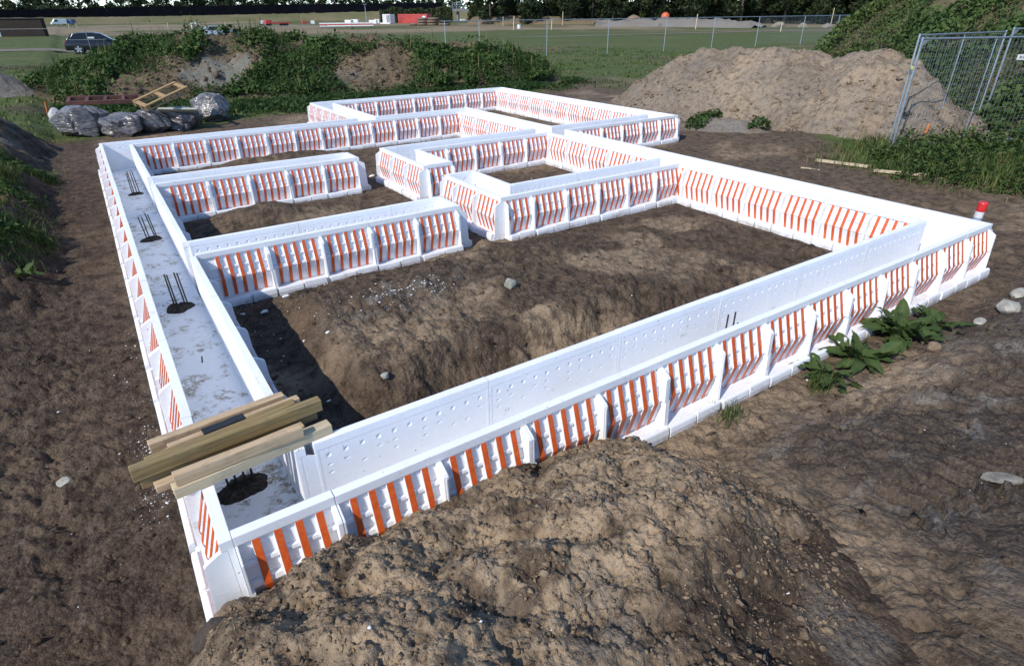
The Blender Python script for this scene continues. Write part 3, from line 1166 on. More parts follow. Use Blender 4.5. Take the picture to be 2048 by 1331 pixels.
props(m.build('rebar_stub', REBAR, loc=(.27, 2.87, .08)), 'single short rebar stub among stains in the left trench', 'rebar')


# ------------------------------------------------------------------ timbers across the left trench
def beam(a, b, w, h, mat, label, roll=0.0, name='timber_beam'):
    a, b = Vector(a), Vector(b)
    L = (b - a).length
    m = MB()
    m.box(0, L, -w / 2, w / 2, -h / 2, h / 2)
    o = link(name, m.mesh(name, bevel=.004, bseg=2), mat)
    q = (b - a).to_track_quat('X', 'Z')
    o.rotation_euler = q.to_euler()
    o.location = a
    return props(o, label, 'timber', 'loose timbers laid across the left formwork')


beam((-.19, .945, .634), (.585, 1.02, .634), .058, .062, PINE, 'pale pine batten at the back of the stack on the left formwork')
beam((-.10, .875, .625), (.66, .955, .625), .055, .045, PINE, 'thin pale batten second from the back of the timber stack')
beam((-.22, .80, .630), (.62, .905, .630), .060, .055, PINE_G, 'brown batten half hidden under the green-brown beam')
beam((-.285, .635, .705), (.735, .715, .705), .060, .078, PINE_G, 'longest green-brown treated beam lying on top of the stack')
beam((-.262, .655, .632), (.70, .745, .632), .075, .062, PINE_G, 'dark treated beam directly beneath the top beam')
beam((-.20, .565, .622), (.60, .66, .622), .060, .042, PINE, 'short pale batten poking out low at the left')
beam((-.105, .475, .700), (.565, .515, .700), .052, .068, PINE, 'pale planed batten on top at the near side of the stack')
beam((-.125, .47, .632), (.73, .555, .632), .075, .062, PINE_O, 'pale near batten at the bottom reaching furthest right')
m = MB()
m.prism_y([(0, 0), (.23, 0), (.23, .012), (.17, .015), (.12, .010), (0, .014)], -.028, .028)
o = m.build('saw_sheath', BLACK, bevel=.002, loc=(.085, .735, .747), rz=.12)
props(o, 'flat black tool lying on the green-brown beam', 'tool')


# ------------------------------------------------------------------ leaves and grass
def leaf_mass(name, pos, nor, size, mat, aspect=1.9, droop=.35, parent=None, tone=None, kind='stuff', loc=None):
    n = len(pos)
    rnd = RNG.normal(size=(n, 3))
    up = nor + rnd * .75
    up /= np.linalg.norm(up, axis=1)[:, None]
    t = np.cross(up, RNG.normal(size=(n, 3)))
    t /= np.linalg.norm(t, axis=1)[:, None]
    s = np.cross(up, t)
    L = size[:, None] * (.7 + .6 * RNG.random((n, 1)))
    Wd = L / aspect
    p0 = pos - t * L * .5
    p2 = pos + t * L * .5 - up * L * droop * .4
    p1 = pos + s * Wd * .5 + up * L * .06
    p3 = pos - s * Wd * .5 + up * L * .06
    v = np.stack([p0, p1, p2, p3], 1).reshape(-1, 3)
    f = np.arange(4 * n).reshape(n, 4)
    if tone is None:
        tone = np.stack([RNG.random(n), (RNG.random(n) < .12) * RNG.random(n), np.zeros(n)], 1)
    tv = np.repeat(tone, 4, axis=0)
    me = np_mesh(name, v, f, False, {'tone': tv})
    o = link(name, me, mat, parent, loc)
    if kind: o['kind'] = kind
    return o


def blades(name, x, y, z, h, w, mat, lean=.5, tone=None, kind='stuff', parent=None):
    n = len(x)
    a = RNG.random(n) * 2 * math.pi
    d = np.stack([np.cos(a), np.sin(a), np.zeros(n)], 1)
    sd = np.stack([-np.sin(a), np.cos(a), np.zeros(n)], 1)
    base = np.stack([x, y, z], 1)
    ln = (lean * RNG.random(n))[:, None]
    mid = base + np.array([0, 0, 1]) * (h * .6)[:, None] + d * (h[:, None] * ln * .35)
    tip = base + np.array([0, 0, 1]) * (h * (1 - .35 * ln[:, 0]))[:, None] + d * (h[:, None] * ln)
    hw = (w / 2)[:, None]
    v = np.stack([base - sd * hw, base + sd * hw, mid + sd * hw * .8, mid - sd * hw * .8, tip], 1).reshape(-1, 3)
    i = np.arange(n)[:, None] * 5
    f1 = (i + np.array([[0, 1, 2, 3]]))
    f2 = (i + np.array([[3, 2, 4, 4]]))
    me = bpy.data.meshes.new(name)
    tri = np.concatenate([i + np.array([[0, 1, 2]]), i + np.array([[0, 2, 3]]), i + np.array([[3, 2, 4]])])
    if tone is None:
        tone = np.stack([RNG.random(n), (RNG.random(n) < .2) * RNG.random(n), np.zeros(n)], 1)
    me = np_mesh(name, v, tri, False, {'tone': np.repeat(tone, 5, axis=0)})
    o = link(name, me, mat, parent)
    if kind: o['kind'] = kind
    return o


def surface_points(n, x0, x1, y0, y1, hfun, dens):
    """points on a heap with normals, thinned by dens(x, y, h)"""
    x = RNG.uniform(x0, x1, n)
    y = RNG.uniform(y0, y1, n)
    h = hfun(x, y)
    k = RNG.random(n) < dens(x, y, h)
    x, y, h = x[k], y[k], h[k]
    e = .06
    zz = ground_low(x, y)[0] + h - .07
    gx = (ground_low(x + e, y)[0] + hfun(x + e, y) - .07 - zz) / e
    gy = (ground_low(x, y + e)[0] + hfun(x, y + e) - .07 - zz) / e
    nn = np.stack([-gx, -gy, np.ones(len(x))], 1)
    nn /= np.linalg.norm(nn, axis=1)[:, None]
    return np.stack([x, y, zz], 1), nn


def clumpy(pos, nor, hmax, seed, sc=1.1):
    """lift leaves into rounded weed clumps"""
    c = np.clip(.5 + .9 * fbm(pos[:, 0], pos[:, 1] + pos[:, 2] * .7, sc, 3, seed), 0, 1)
    lift = hmax * (.15 + .85 * c) * np.sqrt(RNG.random(len(pos)))
    return pos + nor * lift[:, None] * .5 + np.array([0, 0, 1]) * lift[:, None] * .6, c


pos, nor = surface_points(150000, -3.0, 20.2, 19.6, 31.0, mound_bump, lambda x, y, h: (h > .08) * (1 - mound_bare(x, y)) * (y < np.interp(x, [-2, 8, 19], [30, 28.8, 24.6])))
pos, c = clumpy(pos, nor, .55, 301)
tone = np.stack([np.clip(.15 + .55 * c + .5 * (RNG.random(len(pos)) - .4), 0, 1), (RNG.random(len(pos)) < .08) * .6, 0 * c], 1)
leaf_mass('weeds', pos, nor, .07 + .13 * np.clip(.5 + fbm(pos[:, 0], pos[:, 1], .8, 2, 308), 0, 1) + .03 * RNG.random(len(pos)), LEAF_N, tone=tone)
k = RNG.random(len(pos)) < .05 * (c > .45)
blades('weed_stalks', pos[k, 0], pos[k, 1], pos[k, 2] - .05, .2 + .45 * RNG.random(k.sum()), np.full(k.sum(), .022), LEAF_G, .4,
       np.stack([.3 * RNG.random(k.sum()), (RNG.random(k.sum()) < .35) * .8, np.zeros(k.sum())], 1))
# dark low weeds along the foot of the mound
n = 26000
x = RNG.uniform(-1, 19, n)
y = np.interp(x, [-2, 0.5, 6, 10, 15, 19], [24, 22.2, 20.0, 19.6, 19.8, 21]) + RNG.normal(size=n) * 1.0
k = (fbm(x, y, 1.6, 3, 302) > -.15) & (y > 17.2)
x, y = x[k], y[k]
z = ground_z(x, y) + .22 * RNG.random(len(x))
pos = np.stack([x, y, z], 1)
leaf_mass('low_weeds', pos, np.tile([0, 0, 1.], (len(x), 1)), np.full(len(x), .13), LEAF_N,
          tone=np.stack([RNG.random(len(x)) * .5, 0 * x, 0 * x], 1))

# right-hand bank
bare = lambda x, y: ss(.35, .75, gauss(x, y, 22.2, 7.0, .5, .5) + .2 * fbm(x, y, .6, 3, 303))
pos, nor = surface_points(400000, 15, 33, -8, 18, hill_bump, lambda x, y, h: (h > .05) * (1 - bare(x, y)) * np.clip(.6 + .8 * (fbm(x, y, 1.1, 3, 304) + .4), .5, 1))
side = (pos[:, 0] - CAM[0]) * .75 + (pos[:, 1] - CAM[1]) * .66
kk = (nor[:, 0] * -.75 + nor[:, 1] * -.66) > -.25
pos, nor = pos[kk], nor[kk]
pos, c = clumpy(pos, nor, .6, 305, .9)
tone = np.stack([np.clip(.1 + .6 * c + .5 * (RNG.random(len(pos)) - .4), 0, 1), np.clip(fbm(pos[:, 0], pos[:, 1], 3.5, 3, 306) * 1.2, 0, 1) * RNG.random(len(pos)), 0 * c], 1)
leaf_mass('bank_weeds', pos, nor, .06 + .12 * np.clip(.5 + fbm(pos[:, 0], pos[:, 1], .9, 2, 309), 0, 1) + .03 * RNG.random(len(pos)), LEAF_H, tone=tone)
# leafy clumps on the clay heap
pos, nor = surface_points(9000, 12.8, 15.2, 6.8, 9.9, small_bump(13.9, 8.2, .35, .75, .32, .1, 150), lambda x, y, h: (h > .02) * (gauss(x, y, 13.8, 8.75, .4, .35) + .6 * gauss(x, y, 14.2, 7.3, .5, .25) > .45))
pos, c = clumpy(pos, nor, .28, 307, .3)
leaf_mass('heap_weeds', pos, nor, np.full(len(pos), .085), LEAF_N)


def scatter_grass(name, n, x0, x1, y0, y1, dens, h0, h1, w=.008, lean=.7, dry=.2):
    x, y = RNG.uniform(x0, x1, n), RNG.uniform(y0, y1, n)
    k = RNG.random(n) < dens(x, y)
    x, y = x[k], y[k]
    z = ground_z(x, y) - .01
    n = len(x)
    h = h0 + (h1 - h0) * RNG.random(n) * np.clip(.5 + fbm(x, y, .5, 2, 311), .15, 1.2)
    tone = np.stack([RNG.random(n), (RNG.random(n) < dry) * (.4 + .6 * RNG.random(n)), 0 * x], 1)
    return blades(name, x, y, z, h, np.full(n, w), LEAF_G, lean, tone)


# rank grass in front of the mesh fence
scatter_grass('tall_grass', 26000, 11.4, 16.6, -2.5, 5.2,
              lambda x, y: ss(11.9, 12.7, x + .5 * fbm(x, y, 1.0, 3, 312) - .25 * np.clip(y - 3.4, 0, 3)) * (hill_bump(x, y) < .5) * (1 - ss(4.4, 5.2, y)) * np.clip(.5 + fbm(x, y, .8, 3, 313) * 1.2, .1, 1), .10, .46, .013, 1.1, .3)
x, y = RNG.uniform(12.0, 16.0, 16000), RNG.uniform(-2.5, 3.9, 16000)
k = (fbm(x, y, .9, 3, 315) > -.25) & (hill_bump(x, y) < .5) & (x > 12.1 + .5 * fbm(x, y, 1.0, 3, 312))
x, y = x[k], y[k]
pos = np.stack([x, y, ground_z(x, y) + .62 * RNG.random(len(x)) * np.clip(.35 + 1.1 * fbm(x, y, .45, 2, 316), .04, 1)], 1)
leaf_mass('verge_weeds', pos, np.tile([0, 0, 1.], (len(x), 1)), np.full(len(x), .12), LEAF_H, aspect=3.4)
# left bank
lb = lambda x, y: ss(.85, 1.4, -x + .5 * fbm(x, y, .8, 3, 317)) * ss(6.0, 7.2, y + .4 * fbm(x, y, .6, 3, 318)) * (1 - ss(11.2, 13.4, y)) * np.clip(.55 + fbm(x, y, .7, 3, 319) * 1.3, .05, 1)
scatter_grass('bank_grass', 62000, -3.6, -.7, 5.8, 13.4, lb, .08, .34, .011, .9, .12)
x, y = RNG.uniform(-3.4, -.8, 16000), RNG.uniform(6., 12.5, 16000)
k = (RNG.random(16000) < lb(x, y)) & (fbm(x, y, .6, 3, 320) > -.05)
x, y = x[k], y[k]
pos = np.stack([x, y, ground_z(x, y) + .2 * RNG.random(len(x))], 1)
leaf_mass('bank_herbs', pos, np.tile([0, 0, 1.], (len(x), 1)), np.full(len(x), .085), LEAF_N)
# meadow behind
scatter_grass('meadow_grass', 60000, -9, 40, 14, 46, lambda x, y: (1 - dirt_mask(x, y)) * (mound_bump(x, y) < .15) * (hill_bump(x, y) < .1) * np.clip(.35 + fbm(x, y, 1.3, 3, 321) * 1.3, .03, 1), .06, .26, .045, .9, .12)


def plant(name, label, x, y, n, L, spread, mat=LEAF_D, cat='plant', lift=1.0, z=None):
    """a low plant of large leaves, each leaf its own part"""
    t = thing(name, label, cat, (x, y, gz(x, y) if z is None else z), random.random() * 6)
    for k in range(n):
        mesh = LEAFM[k % len(LEAFM)]
        a = 2 * math.pi * k / n * 1.62 + random.uniform(-.3, .3)
        o = link('leaf', mesh, mat, t)
        s = L * random.uniform(.65, 1.15)
        o.scale = (s, s * random.uniform(.8, 1.1), s)
        rr = spread * random.random()
        o.location = (math.cos(a) * rr, math.sin(a) * rr, .02 + .05 * random.random() * lift)
        o.rotation_euler = (random.uniform(-.6, .6), -random.uniform(.1, 1.1) * lift, a)
    return t


def leaf_mesh(curl, wav, seed):
    rng = random.Random(seed)
    V, Fs, T = [], [], []
    nl = 7
    for i in range(nl + 1):
        u = i / nl
        w = .30 * math.sin(math.pi * min(1, u * .94 + .06)) ** .7 * (1 - .25 * u)
        if i == 0: w = .015
        if i == nl: w = .006
        zc = -curl * u * u + .0 * u
        for k, s in enumerate((-1, -.5, 0, .5, 1)):
            V.append((u, s * w * 1.1, zc + .13 * abs(s) * (w / .3) + 1.6 * wav * math.sin(u * 17 + s * 2 + seed) * abs(s) + wav * rng.uniform(-1, 1) * abs(s)))
    for i in range(nl):
        for k in range(4):
            a = i * 5 + k
            Fs.append((a, a + 5, a + 6, a + 1))
    tn = np.array([[rng.random() * .5 + .2 + (.35 if (q % 5) == 2 else 0), rng.random() * .25, 0] for q in range(len(V))])
    me = np_mesh('leaf', np.array(V), np.array(Fs), True, {'tone': tn})
    return me


LEAFM = [leaf_mesh(.35, .03, 1), leaf_mesh(.55, .05, 2), leaf_mesh(.2, .04, 3), leaf_mesh(.75, .03, 4)]
plant('dock_plant', 'broad-leaved plant nearest the viewer at the foot of the front formwork', 4.68, -.36, 34, .13, .22)
plant('dock_plant', 'large-leaved dock plant in the middle of the row beside the front formwork', 5.20, -.32, 30, .20, .22, lift=1.1)
plant('dock_plant', 'tallest upright dock plant beside the front formwork', 5.95, -.34, 36, .22, .24, lift=1.3)
plant('dock_plant', 'dock plant at the far right of the row near pale rocks', 6.45, -.44, 26, .16, .22)
plant('small_weed', 'small leafy weed on bare soil right of the near right corner', 9.9, -.35, 14, .16, .08)
plant('small_weed', 'small leafy weed in the left bank above the trench', -1.1, 5.9, 9, .16, .06, LEAF_D)
for (px, py, q, lab) in ((gp(1640, 770, .03)[0], gp(1640, 770, .03)[1], 220, 'grass_tuft'), (gp(1462, 838, .0)[0], gp(1462, 838, .0)[1], 90, 'grass_tuft')):
    x, y = px + RNG.normal(size=q) * .07, py + RNG.normal(size=q) * .05
    o = blades(lab, x, y, ground_z(x, y) - .01, .05 + .13 * RNG.random(q), np.full(q, .006), LEAF_G, .8, kind=None)
    props(o, 'green grass tuft under the broad-leaved plant' if q > 100 else 'tiny grass tuft beside the base strip of the front formwork', 'grass tuft')

# ------------------------------------------------------------------ stones, clods, crumbs
import bmesh


def rock(name, label, x, y, sz, mat, cat='stone', seed=0, z=None, flat=.65, rz=0):
    bm = bmesh.new()
    bmesh.ops.create_icosphere(bm, subdivisions=3, radius=1)
    rng = np.random.default_rng(seed)
    planes = rng.normal(size=(9, 3))
    planes /= np.linalg.norm(planes, axis=1)[:, None]
    for v in bm.verts:
        p = np.array(v.co)
        for q in planes:
            d = p @ q - .72
            if d > 0: p = p - q * d * .85
        p = p * (1 + .06 * float(fbm(np.array([p[0] * 2 + seed]), np.array([p[1] * 2 + p[2]]), .6, 3, seed)[0]))
        v.co = (p[0] * sz[0], p[1] * sz[1], p[2] * sz[2])
    me = bpy.data.meshes.new(name)
    bm.to_mesh(me)
    bm.free()
    o = link(name, me, mat, loc=(x, y, (gz(x, y) if z is None else z) + sz[2] * .35), rz=rz)
    return props(o, label, cat)


SOILROCK = simple('clay_clod', (0.24, 0.17, 0.108), 0.95, 0, 0.3, 18, 0.6)
DARKCLOD = simple('dark_clod', (0.060, 0.046, 0.036), 0.95, 0, 0.4, 18, 0.8)
FOAMCH = simple('foam_offcut', (0.78, 0.79, 0.80), 0.6, 0, 0.05, 30, 0.2)
p = gp(1020, 578, .3)
rock('stone', 'grey-green stone lying alone in the big front bay', p[0], p[1], (.075, .06, .07), STONE_G, seed=1)
p = gp(128, 962, .03)
rock('stone', 'pale fist-sized stone on the bare soil at the left', p[0], p[1], (.045, .035, .045), STONE, seed=2)
p = gp(777, 805, .02)
rock('stone', 'whitish angular stone beside the near inner panel', p[0], p[1], (.040, .032, .032), STONE, seed=3)
p = gp(1990, 985, .22)
rock('rock', 'flat pale rock half sunk in the soil at the right edge', p[0], p[1], (.13, .055, .024), simple('weathered_rock', (.22, .20, .165), .95, 0, .4, 12, .9), 'rock', seed=4, rz=-.75)
p = gp(1865, 697, .12)
rock('stone', 'rounded tan stone below the dock plants', p[0], p[1], (.075, .06, .055), SOILROCK, seed=5)
for k, (px, py, s, lab) in enumerate(((2035, 600, .11, 'pale rock at the right edge behind the dock plants'), (2005, 640, .13, 'long pale rock at the right of the dock plants'), (1955, 655, .07, 'smaller pale rock between the dock plants and the long rock'))):
    p = gp(px, py, .03)
    rock('rock', lab, p[0], p[1], (s * 1.5, s * .8, s * .55), STONE, 'rock', seed=10 + k, rz=.3)
p = gp(415, 1222, .3)
rock('clod', 'dark soil lump pressed against the near left formwork corner', -.10, -.20, (.13, .09, .10), DARKCLOD, 'soil lump', seed=21, z=.22)
p = gp(1270, 1120, .45)
rock('clod', 'single tan clod on the right shoulder of the foreground heap', 2.05, -.98, (.045, .035, .04), SOILROCK, 'soil lump', seed=22, z=float(ground_low(np.array([2.05]), np.array([-.98]))[0][0] + fg_bump(np.array([2.05]), np.array([-.98]))[0] - .07))
for k, (px, py, zz, s, lab) in enumerate(((575, 608, .02, .050, 'flat white foam offcut beside the nearer stub'), (528, 622, .02, .05, 'crumbled white foam scrap by the left inner panel'),
                                          (664, 708, .05, .028, 'small white pebble-like foam piece in the front bay'), (658, 803, .0, .026, 'white foam bit in the shaded front corner of the bay'),
                                          (490, 600, .02, .05, 'white foam offcut against the base strip of the nearer stub'), (744, 352, .02, .07, 'white foam lump by the end of the farther stub'))):
    p = gp(px, py, zz)
    rock('foam_scrap', lab, p[0], p[1], (s, s * .6, s * .35), FOAMCH, 'foam scrap', seed=30 + k, rz=.4)


def pebbles(name, x, y, z, size, mat, seed, tan=.4):
    """many tiny faceted lumps in one mesh"""
    rng = np.random.default_rng(seed)
    base = np.array([[1, 0, 0], [-1, 0, 0], [0, 1, 0], [0, -1, 0], [0, 0, 1], [0, 0, -1.]])
    tri = np.array([[0, 2, 4], [2, 1, 4], [1, 3, 4], [3, 0, 4], [2, 0, 5], [1, 2, 5], [3, 1, 5], [0, 3, 5]])
    n = len(x)
    A = rng.normal(size=(n, 3, 3)) * .35 + np.eye(3)[None]
    v = np.einsum('ij,njk->nik', base, A) * (size * (.5 + rng.random(n)))[:, None, None]
    v[:, :, 2] *= .7
    v += np.stack([x, y, z], 1)[:, None, :]
    f = (tri[None] + np.arange(n)[:, None, None] * 6).reshape(-1, 3)
    A2 = np.zeros((n * 6, 3))
    A2[:, 1] = np.repeat(tan + .35 * rng.random(n), 6)
    me = np_mesh(name, v.reshape(-1, 3), f, False, {'mix': A2})
    return props(link(name, me, mat), kind='stuff')


def fg_surface(x, y):
    return np.maximum(ground_z(x, y), ground_low(x, y)[0] + fg_bump(x, y) - .07)


n = 9000
x, y = RNG.uniform(-.2, 3.4, n), RNG.uniform(-2.3, -.12, n)
k = fg_bump(x, y) > .1
x, y = x[k], y[k]
pebbles('soil_crumbs', x, y, fg_surface(x, y) + .002, .005 + .016 * RNG.random(len(x)) ** 5, SOIL, 1, .55)
n = 5000
x, y = RNG.uniform(-2.6, 9, n), RNG.uniform(-2.6, 4.2, n)
k = (wall_dist(x, y) > .2) & (fg_bump(x, y) < .05)
x, y = x[k], y[k]
pebbles('dark_crumbs', x, y, ground_z(x, y) + .002, .007 + .02 * RNG.random(len(x)) ** 4, SOIL, 2, 0)
n = 5200
x, y = RNG.uniform(12.8, 17.6, n), RNG.uniform(3.4, 14.4, n)
h = sand_bump(x, y)
k = (h > .05) & (RNG.random(n) < 1.1 - .45 * h)
x, y, h = x[k], y[k], h[k]
pebbles('sand_clods', x, y, ground_low(x, y)[0] + h - .06, .012 + .055 * RNG.random(len(x)) ** 5, SOIL, 4, .6)
n = 4500
x, y = RNG.uniform(-1, 18, n), RNG.uniform(19.8, 28.5, n)
h = mound_bump(x, y)
k = (h > .08) & (mound_bare(x, y) > .4)
x, y, h = x[k], y[k], h[k]
pebbles('mound_clods', x, y, ground_low(x, y)[0] + h - .05, .02 + .12 * RNG.random(len(x)) ** 5, SOIL, 5, .15)
n = 1500
x, y = np.concatenate([RNG.normal(2.2, .30, 420), RNG.normal(-.27, .06, 300), RNG.uniform(-1.6, 8, 420), RNG.uniform(.7, 1.5, 130), RNG.uniform(.6, 4, 230)]), \
    np.concatenate([RNG.normal(2.78, .16, 420), np.concatenate([RNG.normal(1.35, .14, 110), RNG.normal(1.95, .12, 100), RNG.uniform(.9, 4.4, 90)]), RNG.uniform(-2, 8, 420), RNG.uniform(2.6, 4.1, 130), RNG.normal(3.95, .12, 230)])
k = (wall_dist(x, y) > .17)
x, y = x[k], y[k]
pebbles('foam_crumbs', x, y, fg_surface(x, y) + .002, .0025 + .010 * RNG.random(len(x)) ** 7, FOAMCH, 3)

# ------------------------------------------------------------------ small things beside the formwork
def lay(a, b, w, h, mat, label, name='plank', z0=.015):
    za, zb = gz(a[0], a[1]) + h / 2 + z0, gz(b[0], b[1]) + h / 2 + z0
    return beam((a[0], a[1], za), (b[0], b[1], zb), w, h, mat, label, name=name)


def relabel(o, cat):
    o['category'] = cat
    return o


a, b = gp(1632, 320, .05), gp(1737, 336, .05)
lay(a, b, .07, .05, PINE_O, 'pale plank lying on the turf edge, the one nearer the sand heap')
a, b = gp(1749, 341, .05), gp(1849, 358, .05)
lay(a, b, .07, .05, PINE_O, 'pale plank lying on the turf edge, the one nearer the tall grass')
a, b = gp(1602, 333, .02), gp(1640, 337, .02)
lay(a, b, .05, .02, PINE_O, 'short thin stick on the dark earth beside the planks', 'stick', .0)
t = thing('marker_tube', 'white tube with red cap and coloured bands behind the right corner', 'tube', (9.25, .45, gz(9.25, .45) - .02), rot=(.05, -.06, 0))


def lathe(prof, seg=16):
    m = MB()
    V, Fs = [], []
    for r, z in prof:
        V += [(r * math.cos(2 * math.pi * k / seg), r * math.sin(2 * math.pi * k / seg), z) for k in range(seg)]
    for i in range(len(prof) - 1):
        for k in range(seg):
            k2 = (k + 1) % seg
            Fs.append((i * seg + k, i * seg + k2, (i + 1) * seg + k2, (i + 1) * seg + k))
    Fs.append(tuple(range(seg - 1, -1, -1)))
    Fs.append(tuple((len(prof) - 1) * seg + k for k in range(seg)))
    m.poly(V, Fs)
    return m


BAND_B = simple('grey_blue_band', (0.28, 0.36, 0.46), 0.45, 0, 0.15, 10)
lathe([(.0496, 0), (.0496, .62)]).build('tube', WHITE, t, smooth=False)
lathe([(.0516, .30), (.0516, .38)]).build('red_band', RED, t)
lathe([(.0514, .405), (.0514, .48)]).build('blue_band', BAND_B, t)
lathe([(.0528, .56), (.0544, .575), (.0544, .665), (.0480, .675)]).build('cap', simple('cap_red', (.62, .03, .03), .4), t)


# ------------------------------------------------------------------ mesh fences
def fence_panel(A, B, z0, h, label, mesh=True, r=.021, mid=True, group=None, low=True, mat=None):
    mat = mat or GALV
    A, B = np.array(A[:2], float), np.array(B[:2], float)
    L = float(np.linalg.norm(B - A))
    t = thing('mesh_fence_panel', label, 'fence panel', (A[0], A[1], z0), math.atan2(B[1] - A[1], B[0] - A[0]), group)
    for x in (0, L):
        m = MB()
        m.tube([(x, 0, -.05), (x, 0, h)], r, 8)
        m.build('post', mat, t)
    for z in ((h - .03, .14) if low else (h - .03,)):
        m = MB()
        m.tube([(0, 0, z), (L, 0, z)], r * .9, 8)
        m.build('rail', mat, t)
    if mid:
        m = MB()
        m.tube([(L / 2, 0, .14), (L / 2, 0, h - .03)], r * .6, 6)
        m.build('mid_post', GALV, t)
    if mesh:
        m = MB()
        w = .0015
        n = int(L / .10)
        for k in range(1, n):
            x = L * k / n
            m.box(x - w, x + w, -w, w, .14, h - .03)
        for z in np.arange(.35, h - .1, .24):
            m.box(0, L, w, 3 * w, z - w, z + w)
        o = m.build('wire_mesh', GALV_D, t)
        o['kind'] = 'stuff'
        m = MB()
        m.prism_y([(.0, h - .19), (.16, h - .045), (0, h - .045)], -.003, .003)
        m.build('corner_plate', GALV, t)
    return t


G_NEAR = 'mesh fence panels in front of the green bank'
fence_panel((14.45, 4.15), (17.9, 3.90), .12, 2.24, 'mesh fence panel running straight back toward the green bank', group=G_NEAR)
fence_panel((14.13, 3.93), (17.30, 2.56), .10, 2.21, 'nearer mesh fence panel reaching out of view to the right', group=G_NEAR)
t = fence_panel((18.0, 3.80), (20.9, 2.2), .22, 2.20, 'farther mesh fence panel with a small white name strip', group=G_NEAR)
m = MB()
m.box(.30, 1.05, -.03, -.022, 1.52, 1.64)
sg = m.build('name_strip', WHITE, t)
m = MB()
xx = .36
for k in range(8):
    w = random.uniform(.03, .065)
    m.box(xx, xx + w, -.0345, -.0305, 1.555, 1.605)
    xx += w + .025
m.build('print', simple('grey_print', (.22, .25, .30), .6), sg)
m = MB()
m.box(-.12, .12, -.035, .035, 0, .05)
o = m.build('fence_clamp', simple('yellow_clamp', (.55, .48, .16), .5), bevel=.008, loc=(14.27, 4.04, 1.72), rz=.6)
props(o, 'small yellowish clamp joining the two near fence posts', 'clamp')
# far line of panels across the meadow
far = [(893, 122), (960, 117.5), (1093, 112), (1214, 108), (1327, 102.5), (1422, 98), (1510, 93.5), (1600, 89), (1668, 85), (1730, 82)]
fp = [gp(*q) for q in far]
for k in range(len(fp) - 1):
    words = ['leftmost panel of the far meadow fence, beginning behind the weedy mound', 'second panel of the far meadow fence, just right of the weedy mound', 'third panel of the far meadow fence, counted from the weedy mound',
             'fourth panel of the far meadow fence, above the back corner of the formwork', 'fifth panel of the far meadow fence, above the left toe of the sand heap', 'sixth panel of the far meadow fence, above the ridge of the sand heap',
             'seventh panel of the far meadow fence, above the sand heap top', 'eighth panel of the far meadow fence, near the green bank', 'last panel of the far meadow fence, running behind the green bank'][k]
    fence_panel(fp[k], fp[k + 1], 0, 2.38, words, mesh=k >= 6, r=.028, mid=False, low=False, group='mesh fence panels across the far meadow')
OLD = simple('weathered_tube', (.20, .21, .21), .7, .2, .2, 3)
lf = [gp(-60, 116), gp(186, 112), gp(420, 106), gp(660, 103)]
for k in range(3):
    fence_panel(lf[k], lf[k + 1], 0, 2.02, ['fence panel in front of the brown shed at the far left', 'fence panel in front of the dark car', 'fence panel behind the crest of the weedy mound'][k],
                mesh=False, r=.022, mid=False, low=False, mat=OLD, group='mesh fence panels along the far road')


# ------------------------------------------------------------------ wrapped bundles and pallets
def film_material():
    m, nt, b = new_mat('grey_film')
    P = objcoord(nt, True)
    n = noise(nt, 3.5, 4, 0.6, P, 1.0)
    col = mixc(nt, ramp(nt, n, .30, .75), (0.085, 0.080, 0.085), (0.20, 0.185, 0.175))
    nt.links.new(col, b.inputs['Base Color'])
    b.inputs['Roughness'].default_value = .30
    b.inputs['Specular IOR Level'].default_value = .7
    mp = nt.nodes.new('ShaderNodeMapping')
    mp.inputs['Rotation'].default_value = (.5, .7, .3)
    mp.inputs['Scale'].default_value = (1.0, 1.0, 4.0)
    nt.links.new(P, mp.inputs[0])
    bump(nt, b, noise(nt, 4.0, 2, .5, mp.outputs[0], .6), .55, .07)
    return m


FILM = film_material()


def bundle(cx, cy, sx, sy, h, rz, label, seed, tilt=(0, 0)):
    n = 26
    bm = bmesh.new()
    bmesh.ops.create_cube(bm, size=2)
    bmesh.ops.subdivide_edges(bm, edges=bm.edges[:], cuts=21, use_grid_fill=True)
    co = np.array([v.co for v in bm.verts])
    e = 6.5
    nrm = (np.abs(co) ** e).sum(1) ** (1 / e)
    co = co / nrm[:, None]
    rg = np.random.default_rng(seed)
    pl = rg.normal(size=(18, 3))
    pl /= np.linalg.norm(pl, axis=1)[:, None]
    for q in pl:
        dd = co @ q - rg.uniform(.86, 1.0)
        co = co - q[None] * np.clip(dd, 0, None)[:, None] * .9
    fold = ridged(co[:, 0] * 1.2 + co[:, 1] * 1.0 + co[:, 2] * .35, co[:, 2] * .35 - co[:, 1] * .3, .50, 1, seed)
    fold2 = ridged(co[:, 0] * .9 - co[:, 1] * .6, co[:, 2] * .8 + co[:, 1] * .5, .22, 2, seed + 3)
    co = co * (1 + .30 * np.clip(fold - .25, -.25, .3) + .04 * (fold2 - .4))[:, None]
    co[:, 0] *= sx / 2
    co[:, 1] *= sy / 2
    co[:, 2] = (co[:, 2] + .96) * h / 2
    for v, c in zip(bm.verts, co):
        v.co = c
    me = bpy.data.meshes.new('wrapped_bundle')
    bm.to_mesh(me)
    bm.free()
    o = link('wrapped_bundle', me, FILM, loc=(cx, cy, gz(cx, cy) - .03), rot=(tilt[0], tilt[1], rz))
    return props(o, label, 'wrapped bundle', 'bundles in grey plastic film behind the left arm')


